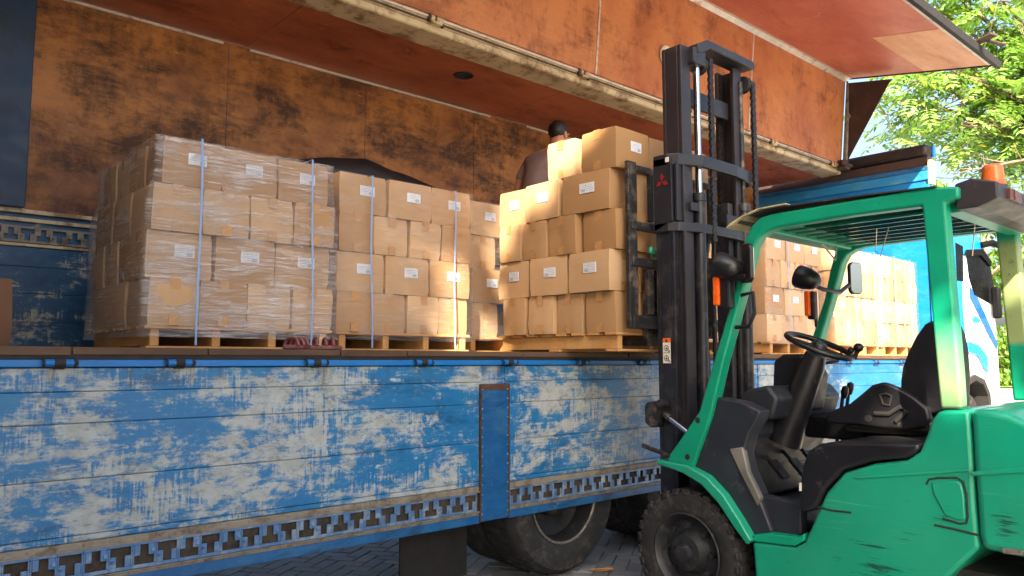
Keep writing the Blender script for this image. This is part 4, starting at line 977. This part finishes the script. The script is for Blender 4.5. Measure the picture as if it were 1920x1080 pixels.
# two bowed braces of the outer mast with their side plates
def hoop(z, h, bow, xr, name):
    pts = [(3.862, 2.965), (3.862, 2.86), (3.90, 2.80), (4.06, 2.80 - bow), (4.45, 2.80 - bow), (xr - .06, 2.80 - bow * .4), (xr, 2.84), (xr, 2.965)]
    inn = [(xr - .025, 2.965), (xr - .025, 2.85), (xr - .09, 2.82 - bow * .4), (4.45, 2.835 - bow), (4.07, 2.835 - bow), (3.91, 2.83), (3.884, 2.87), (3.884, 2.965)]
    return MB().prism(pts + inn, 'z', z, z + h).build(name, M['black_steel'], fk, .006)
hoop(2.61, .075, .075, 4.80, 'mast_brace'); hoop(2.195, .06, .06, 4.72, 'mast_brace')
pl = MB().prism([(2.965, 2.20), (2.965, 2.66), (2.83, 2.665), (2.825, 2.26)], 'x', 3.862, 3.878)
pl.prism([(3.88, 2.26), (3.88, 2.62), (4.03, 2.63), (4.03, 2.42), (4.10, 2.38), (4.10, 2.3), (4.0, 2.262)], 'y', MY0 - .03, MY0 - .01)
plo = pl.build('mast_side_plate', M['black_steel'], fk, .004)
em = MB()                                                     # three diamonds on the plate
ec = Vector((2.897, 2.515)); R_ = .05
for k in range(3):
    a = math.pi / 2 + k * 2 * math.pi / 3; d = Vector((math.cos(a), math.sin(a))); e = Vector((-d.y, d.x))
    q = [ec + d * .004, ec + d * (R_ * .52) + e * R_ * .29, ec + d * R_ * 1.04, ec + d * (R_ * .52) - e * R_ * .29]
    em.prism([(p.x, p.y) for p in q], 'x', 3.859, 3.863)
em.build('emblem', M['emblem'], plo)
MB().box(3.859, 3.863, 2.842, 2.868, 2.63, 2.66).build('serial_sticker', M['white_sticker'], plo)
MB().tube([(3.98, MY0 - .05, 2.36), (4.1, MY0 - .06, 2.36)], .012, 8).box(3.97, 4.05, MY0 - .07, MY0 - .03, 2.33, 2.38).build('hose_clamp', M['black_steel'], plo)
MB().box(4.40, 4.55, MY0 - .05, MY0 - .03, 2.26, 2.36).build('small_bracket', M['black_steel'], fk, .003)
# safety sticker: orange heading, two pictograms
def zy(px, py): p = at(px, py, X=3.879); return p.y, p.z
(ya, za), (yb, zb) = zy(1243, 634), zy(1258, 681)
sk = MB().box(3.8765, 3.879, yb, ya, zb, za - .028).build('warning_sticker', M['white_sticker'], fk)
MB().box(3.8765, 3.879, yb, ya, za - .0275, za).build('sticker_heading', M['orange_sticker'], sk)
ik = MB(); cy = (ya + yb) / 2; wy = ya - yb
ik.prism([(cy - .010, za - .024), (cy + .010, za - .024), (cy, za - .004)], 'x', 3.875, 3.877)
for zc_ in (za - .062, zb + .03):
    ik.tube([(3.8762, cy + wy * .05 + .016 * math.cos(t), zc_ + .016 * math.sin(t)) for t in [2 * math.pi * q / 16 for q in range(16)]], .0022, 5, closed=True)
    ik.box(3.875, 3.877, cy + .0, cy + .004, zc_ - .012, zc_ + .010); ik.box(3.875, 3.877, cy - .009, cy + .012, zc_ - .004, zc_ + .0)
    ik.tube([(3.8762, cy - wy * .32 + .006 * math.cos(t), zc_ - .018 + .006 * math.sin(t)) for t in [2 * math.pi * q / 10 for q in range(10)]], .0016, 5, closed=True)
ik.box(3.875, 3.877, cy - wy * .42, cy + wy * .42, (za + zb) / 2 - .015, (za + zb) / 2 - .012)
ik.build('pictograms', M['ink'], sk)
# carriage, backrest, forks
CYB = 3.055
cr = MB()
for z in (1.60, 1.99, 2.22): cr.box(3.74, 4.80, CYB - .02, CYB + .015, z, z + (.085 if z < 1.9 else .055))
cr.box(4.04, 4.09, CYB - .07, CYB - .021, 1.55, 2.1); cr.box(4.47, 4.52, CYB - .07, CYB - .021, 1.55, 2.1)
carr = cr.build('fork_carriage', M['worn_black'], fk, .006)
bkr = MB().box(3.715, 3.80, CYB - .01, CYB + .02, 1.60, 2.655).box(4.75, 4.83, CYB - .01, CYB + .02, 1.60, 2.655).box(3.801, 4.749, CYB - .01, CYB + .02, 2.60, 2.64)
for x in (3.93, 4.15, 4.38, 4.60): bkr.box(x, x + .042, CYB - .008, CYB + .016, 2.29, 2.60)
bkr.box(3.90, 3.96, CYB - .012, CYB + .02, 1.69, 1.985).box(4.58, 4.64, CYB - .012, CYB + .02, 1.69, 1.985)
bkr.build('load_backrest', M['worn_black'], carr, .005)
for x in (3.92, 4.46):
    MB().prism([(CYB + .021, 1.99), (CYB + .055, 1.99), (CYB + .06, 1.545), (LY + 1.05, 1.53), (LY + 1.05, 1.522), (CYB + .05, 1.497), (CYB + .021, 1.497)], 'x', x, x + .11).build('fork', M['worn_black'], carr, .004)
MB().obox((3.92, CYB - .03, 2.09), (.10, .03, .05), (.1, .2, .3)).obox((4.25, CYB - .03, 2.07), (.12, .03, .05), (.2, -.3, .1)).build('green_rag', M['green'], carr, .02, 3, True)
MB().tube([(4.3, 2.88, 1.2), (4.28, 2.9, 1.9), (4.33, 2.85, 2.4)], .016, 8).tube([(4.38, 2.88, 1.2), (4.4, 2.9, 1.9), (4.36, 2.85, 2.4)], .016, 8).build('hydraulic_hose', M['vinyl'], fk, smooth=True)
# tilt cylinder
MB().prism(trace([(1219, 760), (1224, 753), (1240, 751), (1250, 752), (1250, 765), (1242, 800), (1230, 801), (1220, 792)], 3.86), 'x', 3.80, 3.88).lathe([(0, -.05), (.026, -.05), (.026, .03), (0, .03)], (3.83, *trace([(1244, 757)], 3.83)[0]), (1, 0, 0), 14).build('tilt_bracket', M['worn_black'], fk, .01)
p0 = at(1243, 775, X=3.84); p1 = at(1283, 806, X=3.84)
MB().tube([p0, p0.lerp(p1, .32)], .022, 10).build('tilt_clevis', M['worn_black'], fk, smooth=True)
MB().tube([p0.lerp(p1, .3), p1, p1 + (p1 - p0) * .8], .014, 12).build('tilt_rod', M['chrome'], fk, smooth=True)

# forklift wheels
def fork_wheel(x, y, r, w_):
    t = MB().lathe([(r * .62, .0), (r * .70, -.012), (r * .88, -.012), (r * .95, .0), (r * .965, .02), (r * .965, w_ - .02), (r * .9, w_), (r * .6, w_)], (x, y, r), (1, 0, 0), 56)
    n = 30
    for i in range(n):
        a = 2 * math.pi * i / n
        m = Matrix.Translation((x, y, r)) @ Euler((a, 0, 0)).to_matrix().to_4x4()
        t.box(-.004, w_ * .47, -.024, .024, r * .93, r * .998, m); 
        m = Matrix.Translation((x, y, r)) @ Euler((a + math.pi / n, 0, 0)).to_matrix().to_4x4()
        t.box(w_ * .53, w_ + .004, -.024, .024, r * .93, r * .998, m)
        m = Matrix.Translation((x, y, r)) @ Euler((a, 0, 0)).to_matrix().to_4x4()
        t.box(-.014, .02, -.018, .018, r * .89, r * .955, m)
    wo = t.build('wheel', M['rubber'], fk, .004, 2, True)
    rm = MB().lathe([(r * .63, -.008), (r * .61, -.012), (r * .58, -.004), (r * .55, .03), (r * .50, .05), (r * .36, .045), (r * .30, .01), (r * .27, -.015), (r * .14, -.02), (r * .12, -.05), (0, -.052)], (x, y, r), (1, 0, 0), 44)
    nb = rm
    for i in range(8):
        a = 2 * math.pi * i / 8; nb.lathe([(0, -.02), (.014, -.018), (.016, .03)], (x + .03, y + r * .43 * math.cos(a), r + r * .43 * math.sin(a)), (1, 0, 0), 6)
    for i in range(6):
        a = 2 * math.pi * i / 6 + .3; nb.lathe([(0, -.01), (.009, -.008), (.01, .02)], (x - .015, y + r * .2 * math.cos(a), r + r * .2 * math.sin(a)), (1, 0, 0), 6)
    nb.build('rim', M['rim'], wo, smooth=True)
fork_wheel(3.66, 2.625, .345, .2); fork_wheel(4.62, 2.625, .345, .2)
fork_wheel(3.72, .86, .27, .16); fork_wheel(4.56, .86, .27, .16)
MB().box(3.86, 4.62, 2.5, 2.75, .22, .48).build('drive_axle', M['underside'], fk, .02)

# ------------------------------------------------------------------ the man in the truck
def skin(nodes, edges, root=0, sub=2):
    """nodes: (x, y, z, r) -> list of world verts and faces of one smooth limb surface"""
    me = bpy.data.meshes.new('tmp'); me.from_pydata([n[:3] for n in nodes], edges, [])
    o = bpy.data.objects.new('tmp', me); COL.objects.link(o)
    sk_ = o.modifiers.new('s', 'SKIN'); o.modifiers.new('u', 'SUBSURF').levels = sub
    for i, n in enumerate(nodes):
        d = me.skin_vertices[0].data[i]; d.radius = (n[3], n[3] if len(n) < 5 else n[4]); d.use_root = i == root
    dg = bpy.context.evaluated_depsgraph_get(); dg.update(); ev = o.evaluated_get(dg).to_mesh()
    vs = [v.co.copy() for v in ev.vertices]; fs = [list(p.vertices) for p in ev.polygons]
    bpy.data.objects.remove(o); bpy.data.meshes.remove(me); return vs, fs
def man():
    PX, PY, Z0 = 4.61, 4.86, PZ + BH + .004
    def P_(x, y, z, *r): return (PX + x + .06 * max(0, z - .9), PY + y, Z0 + z * .975, *r)
    pts = [P_(0, 0, .92, .135, .11), P_(.02, 0, 1.08, .125, .105), P_(.07, 0, 1.26, .14, .11), P_(.14, 0, 1.40, .105, .09), P_(.21, 0, 1.49, .056), P_(.25, 0, 1.55, .056),
           P_(.285, 0, 1.605, .084, .078), P_(.305, 0, 1.67, .088, .08), P_(.295, 0, 1.725, .066)]
    ed = [(0, 1), (1, 2), (2, 3), (3, 4), (4, 5), (5, 6), (6, 7), (7, 8)]
    for s in (-1, 1):
        b = len(pts)
        pts += [P_(.12, s * .17, 1.385, .066), P_(.08, s * .235, 1.26, .05), P_(.03, s * .26, 1.10, .042), P_(.16, s * .25, 1.03, .036), P_(.285, s * .22, 1.0, .026),
                P_(.335, s * .215, .992, .030, .018), P_(.365, s * .213, .985, .030, .014)]
        ed += [(3, b)] + [(b + i, b + i + 1) for i in range(6)]
        q = len(pts)                                                    # four fingers and a thumb, slightly curled
        for k, (dy, L) in enumerate(((-.026, .055), (-.009, .066), (.009, .062), (.025, .048))):
            n0 = len(pts)
            pts += [P_(.385, s * .213 + dy, .983, .0085), P_(.385 + L * .5, s * .213 + dy * 1.1, .972, .008), P_(.385 + L * .8, s * .213 + dy * 1.15, .948, .0072)]
            ed += [(q - 1, n0), (n0, n0 + 1), (n0 + 1, n0 + 2)]
        n0 = len(pts); pts += [P_(.34, s * .213 - s * .036, .982, .0095), P_(.37, s * .213 - s * .052, .968, .0085)]; ed += [(q - 2, n0), (n0, n0 + 1)]
        b = len(pts)
        pts += [P_(.0, s * .095, .84, .09), P_(.03, s * .10, .46, .06), P_(-.01, s * .10, .10, .042), P_(0.0, s * .10, .05, .042), P_(.11, s * .105, .032, .034), P_(.17, s * .105, .028, .026)]
        ed += [(0, b)] + [(b + i, b + i + 1) for i in range(5)]
    vs, fs = skin(pts, ed)
    p = MB().add(vs, fs)
    hc = Vector(P_(.305, 0, 1.66)[:3])
    p.ball(hc + Vector((.088, 0, -.012)), (.020, .013, .022), 10, 8)               # nose
    for s in (-1, 1): p.ball(hc + Vector((-.012, s * .083, -.01)), (.021, .012, .032), 10, 8)     # ears
    for s in (-1, 1): p.ball(hc + Vector((.074, s * .032, .018)), (.013, .017, .010), 8, 6)
    p.ball(hc + Vector((.078, 0, -.058)), (.012, .026, .009), 8, 6)
    o = p.build('person', M['skin'], None, origin=(PX, PY, Z0), smooth='all')
    tag(o, 'man in grey-brown T-shirt with short black hair, bent behind the boxes in the truck', 'person')
    h = MB(); vs2 = []
    hb = MB().ball(hc + Vector((-.024, 0, .040)), (.097, .090, .097), 28, 18)
    h = MB()
    vv = []
    for v_ in hb.v:
        d = v_ - hc
        n_ = .005 * mnoise.noise(v_ * 40)
        if d.x > .06 and d.z < .05: v_ = v_ + Vector((-.04, 0, .035))
        if d.z < -.04: v_ = v_ + Vector((.0, 0, .03))
        vv.append(v_ + d.normalized() * n_)
    h.add(vv, hb.f).build('hair', M['hair'], o, smooth='all')
    sp = [P_(0, 0, .88, .155, .125), P_(.02, 0, 1.08, .145, .122), P_(.07, 0, 1.26, .16, .128), P_(.135, 0, 1.39, .122, .105), P_(.18, 0, 1.455, .07, .066)]
    se = [(0, 1), (1, 2), (2, 3), (3, 4)]
    for s in (-1, 1):
        b = len(sp); sp += [P_(.12, s * .17, 1.388, .082), P_(.085, s * .232, 1.28, .068), P_(.065, s * .248, 1.20, .064)]; se += [(3, b), (b, b + 1), (b + 1, b + 2)]
    vs, fs = skin(sp, se)
    vs = [v_ + Vector((mnoise.noise(v_ * 14), mnoise.noise(v_ * 14 + Vector((5, 0, 0))), 0)) * .007 for v_ in vs]
    MB().add(vs, fs).build('shirt', M['shirt'], o, smooth='all')
    sp = [P_(0, 0, .93, .15, .12), P_(0, 0, .86, .14, .12)]; se = [(0, 1)]
    for s in (-1, 1):
        b = len(sp); sp += [P_(.0, s * .095, .80, .102), P_(.03, s * .10, .46, .078), P_(-.01, s * .10, .12, .066)]; se += [(1, b), (b, b + 1), (b + 1, b + 2)]
    vs, fs = skin(sp, se); MB().add(vs, fs).build('trousers', M['trousers'], o, smooth='all')
man()

# ------------------------------------------------------------------ vegetation
def leaflet(b, p, d, n, L, W):
    s_ = d.cross(n).normalized(); k = len(b.v)
    b.v += [p, p + d * L * .45 + s_ * W / 2 + n * W * .12, p + d * L, p + d * L * .45 - s_ * W / 2 + n * W * .12]
    b.f += [[k, k + 1, k + 2], [k, k + 2, k + 3]]
def leaf_obj(b, name, m, parent, origin=None):
    return b.build(name, m, parent, fix=False, origin=origin)
def frond(b, p, d, L, r, n=6, ls=.13, lw=.05):
    up = Vector((r.uniform(-.4, .4), r.uniform(-.4, .4), 1)).normalized(); s_ = d.cross(up).normalized(); up = s_.cross(d)
    for i in range(n):
        t = (i + 1) / n; q = p + d * (L * t) + Vector((0, 0, -.25 * L * t * t))
        for sg in (-1, 1):
            dv = (s_ * sg * .9 + d * .45 + Vector((0, 0, -.25)) + Vector((r.uniform(-.2, .2), r.uniform(-.2, .2), r.uniform(-.2, .2)))).normalized()
            leaflet(b, q, dv, up, ls * r.uniform(.75, 1.15), lw * r.uniform(.8, 1.2))
    leaflet(b, p + d * L + Vector((0, 0, -.25 * L)), (d + Vector((0, 0, -.4))).normalized(), up, ls, lw)
def limb(b, a, c, r0, r1, rr, sag=0, n=7):
    a, c = Vector(a), Vector(c); path = []; rs = []
    for i in range(n + 1):
        t = i / n; q = a.lerp(c, t) + Vector((0, 0, -sag * 4 * t * (1 - t)))
        q += Vector((rr.uniform(-1, 1), rr.uniform(-1, 1), rr.uniform(-1, 1))) * (a - c).length * .018 * (0 if i in (0, n) else 1)
        path.append(q); rs.append(r0 + (r1 - r0) * t)
    b.tube(path, rs, 8); return path
def big_tree():
    r = random.Random(11)
    T0 = Vector((17.5, 2.4, 0))
    t = thing('leafy_tree', T0, 'bright green feathery-leaved tree hanging over the right end of the truck', 'tree')
    tr_ = MB(); limb(tr_, T0, T0 + Vector((-.2, .3, 4.2)), .24, .17, r)
    top = T0 + Vector((-.2, .3, 4.2)); lv = MB()
    tips = []
    ends = [at(1690, 70, X=14.8), at(1700, 150, X=14.5), at(1665, 215, X=14.2), at(1760, 20, X=15.3), at(1780, 130, X=14.2), at(1800, 165, X=14.8), at(1880, 60, X=15.5), at(1860, 140, X=15.5), at(1740, 225, X=14), at(1730, -60, X=15), at(1840, -40, X=15), at(1950, 130, X=15.5), at(1640, 180, X=15), at(1930, 170, X=15.8), at(1800, -150, X=15.3), at(1980, -20, X=16.2), at(1600, 40, X=16)]
    for e in ends:
        mid = top.lerp(e, .55) + Vector((0, 0, .5))
        p1 = limb(tr_, top, mid, .085, .045, r); p2 = limb(tr_, mid, e, .045, .012, r)
        for q in p2[1:] + p1[4:]:
            for k in range(2):
                tp = q + Vector((r.gauss(0, .45), r.gauss(0, .45), r.gauss(-.05, .4)))
                limb(tr_, q, tp, .012, .005, r, 0, 3); tips.append(tp)
        tips.append(e)
    for tp in tips:
        for k in range(r.choice((3, 4, 4, 5))):
            a = r.uniform(0, 6.283); d = Vector((math.cos(a), math.sin(a), r.uniform(-.75, .25))).normalized()
            frond(lv, tp + Vector((r.gauss(0, .12), r.gauss(0, .12), r.gauss(0, .12))), d, r.uniform(.3, .5), r, 6, .17, .066)
    tr_.build('trunk', M['bark'], t, smooth='all'); leaf_obj(lv, 'crown', M['leaf'], t)
    # a bare branch of the same kind reaching in from the right
    bb = MB(); a = at(1960, 292, X=14.5); e = at(1782, 326, X=14.2); p = limb(bb, a, e, .035, .006, r, .0, 8)
    for i, (u_, v_) in ((3, (1800, 288)), (4, (1778, 300)), (5, (1842, 285)), (6, (1775, 312)), (2, (1900, 268))): limb(bb, p[i], at(u_, v_, X=14.2), .012, .004, r, 0, 4)
    limb(bb, top, a, .07, .035, r); bb.build('bare_branch', M['bark'], t, smooth='all')
big_tree()
def far_tree(x, y, h, rad, label, seed, lsz=.55, n=2600, m='bush', name='bushy_tree'):
    r = random.Random(seed); t = thing(name, (x, y, 0), label, 'tree', 'trees across the yard')
    tr_ = MB(); limb(tr_, (x, y, 0), (x, y, h * .55), rad * .07, rad * .04, r)
    cl_ = []
    for k in range(26):
        a = r.uniform(0, 6.283); z = h * r.uniform(.12, .95); q = math.sqrt(max(.05, 1 - ((z / h - .45) / .6) ** 2)) * rad * r.uniform(.45, 1)
        c_ = Vector((x + q * math.cos(a), y + q * math.sin(a), z)); cl_.append((c_, rad * r.uniform(.22, .42)))
        limb(tr_, (x, y, min(z, h * .5) * .8), c_, rad * .03, rad * .01, r, 0, 3)
    lv = MB()
    for i in range(n):
        c_, q = r.choice(cl_); d = Vector((r.gauss(0, 1), r.gauss(0, 1), r.gauss(0, 1))).normalized()
        p = c_ + d * q * r.uniform(.6, 1.05)
        nn_ = (d + Vector((r.gauss(0, .5), r.gauss(0, .5), r.gauss(0, .5)))).normalized()
        leaflet(lv, p, nn_.orthogonal().normalized().lerp(Vector((0, 0, -1)), .3).normalized(), nn_, lsz * r.uniform(.7, 1.3), lsz * .6)
    tr_.build('trunk', M['bark'], t, smooth='all'); leaf_obj(lv, 'crown', M[m], t)
far_tree(62, 19.5, 15, 5.0, 'sunlit green tree just right of the truck cab window, far across the yard', 3)
far_tree(66, 14.5, 13, 4.2, 'bushy green tree behind the right rear forklift pillar, far across the yard', 4)
far_tree(50, 15.2, 3.2, 2.6, 'low sunlit bush on the grass right of the truck cab', 5, .4, 1800, name='low_bush')
sheet('grass', 47, 160, -10, 120, .03, M['grass'], 40, .0)
for i, (a_, b_) in enumerate((((1700, 318), (1960, 332)), ((1700, 338), (1960, 346)))):
    b = MB(); p = at(a_[0], a_[1] + 4, X=26); q = at(b_[0], b_[1] - 6, X=30); q = q + (q - p) * .6; p = p - (q - p) * .35
    b.tube([p.lerp(q, k / 8) + Vector((0, 0, -.2 * 4 * (k / 8) * (1 - k / 8))) for k in range(9)], .012, 6)
    tag(b.build('power_cable', M['underside'], origin=p), ['upper thin overhead cable in the white sky right of the truck', 'lower thin overhead cable in the white sky right of the truck'][i], 'cable', 'overhead cables')

def dry_leaf():
    p = at(1128, 1072, Z=.004); b = MB(); n = 10
    pr2 = [(.085 * math.cos(t) * (1 + .12 * math.sin(5 * t)), .04 * math.sin(t) * (1 + .2 * math.sin(4 * t))) for t in [2 * math.pi * q / 22 for q in range(22)]]
    top = [(p.x + u * .8 - v * .6, p.y - u * .5 + v * .8, .012 + .016 * abs(math.sin(9 * u + 14 * v)) + .3 * v * v * 8) for u, v in pr2]
    b.add([(p.x, p.y, .006)] + top, [(0, i + 1, (i + 1) % 22 + 1) for i in range(22)])
    b.add([(p.x, p.y, .004)] + [(a_, b_, c_ - .0015) for a_, b_, c_ in top], [(0, (i + 1) % 22 + 1, i + 1) for i in range(22)])
    tag(b.build('dry_leaf', simple('dry_leaf', lin(176, 132, 84), .8, 0, .25, 14), origin=p), 'curled dry brown leaf on the paving beside the forklift front wheel', 'leaf')
dry_leaf()
# unseen tree behind the photographer; crown gaps shaped to place the sun patches
def shade_tree():
    r = random.Random(5); t = thing('shade_tree', (-9.5, -6.0, 0), 'broad dark tree behind the photographer, shading the truck', 'tree')
    lv = MB(); s_ = SUN
    a1, a2 = at(1112, 238, X=3.66), at(935, 472, X=3.66)
    def lit(Q):
        def hitY(Y): k = (Q.y - Y) / s_.y; return Q - s_ * k
        def hitX(X): k = (Q.x - X) / s_.x; return Q - s_ * k
        h = hitY(3.65)
        if h.x > 7.7: return True
        if h.x > 7.0 and h.z > 2.55 : return True
        g_ = hitY(4.10)
        if 2.88 < g_.x < 3.6 and 1.2 < g_.z < 2.2: return True
        if 2.3 < g_.x < 3.0 and 1.3 < g_.z < 2.2 and mnoise.noise(Vector((g_.x * 9, g_.z * 2.4, 3))) > -.08: return True
        if 1.5 < g_.x < 2.3 and 1.4 < g_.z < 2.3 and mnoise.noise(Vector((g_.x * 8, g_.z * 3, 8))) > .12: return True
        l_ = hitX(3.66)
        if 3.0 < l_.y < 4.6 and l_.z < 3.7:
            zl = a1.z + (a2.z - a1.z) * (l_.y - a1.y) / (a2.y - a1.y)
            if l_.z > zl - .13 and l_.y < 4.38: return True
        b_ = hitX(3.64)
        if 1.0 < b_.y < 1.5 and 1.1 < b_.z < 1.72: return True
        c_ = hitX(4.5)
        if 1.0 < c_.y < 1.4 and 1.25 < c_.z < 2.05 and mnoise.noise(Vector((c_.y * 7, c_.z * 6, 4))) > -.2: return True
        return False
    n = 0
    while n < 36000:
        T = Vector((r.uniform(-3.0, 8.6), 2.5, r.uniform(-3.0, 5.6))); Q = T + s_ * r.uniform(10.5, 14.5)
        n += 1
        if lit(Q): continue
        nn_ = (s_ + Vector((r.gauss(0, .45), r.gauss(0, .45), r.gauss(0, .45)))).normalized(); d = nn_.orthogonal().normalized(); d = (Matrix.Rotation(r.uniform(0, 6.28), 3, nn_) @ d)
        leaflet(lv, Q, d, nn_, .17, .12)
    tr_ = MB(); base = Vector((-9.5, -6.0, 0)); top = base + Vector((.5, .3, 6.5)); limb(tr_, base, top, .4, .25, r)
    for e in ((-8, -6, 9.5), (-4, -5, 9), (-10, -3, 9), (-7, -2.5, 8.5), (-3, -3, 8), (-10, -6, 11)): limb(tr_, top, e, .14, .04, r)
    tr_.build('trunk', M['bark'], t, smooth='all'); leaf_obj(lv, 'crown', M['shade_leaf'], t)
shade_tree()
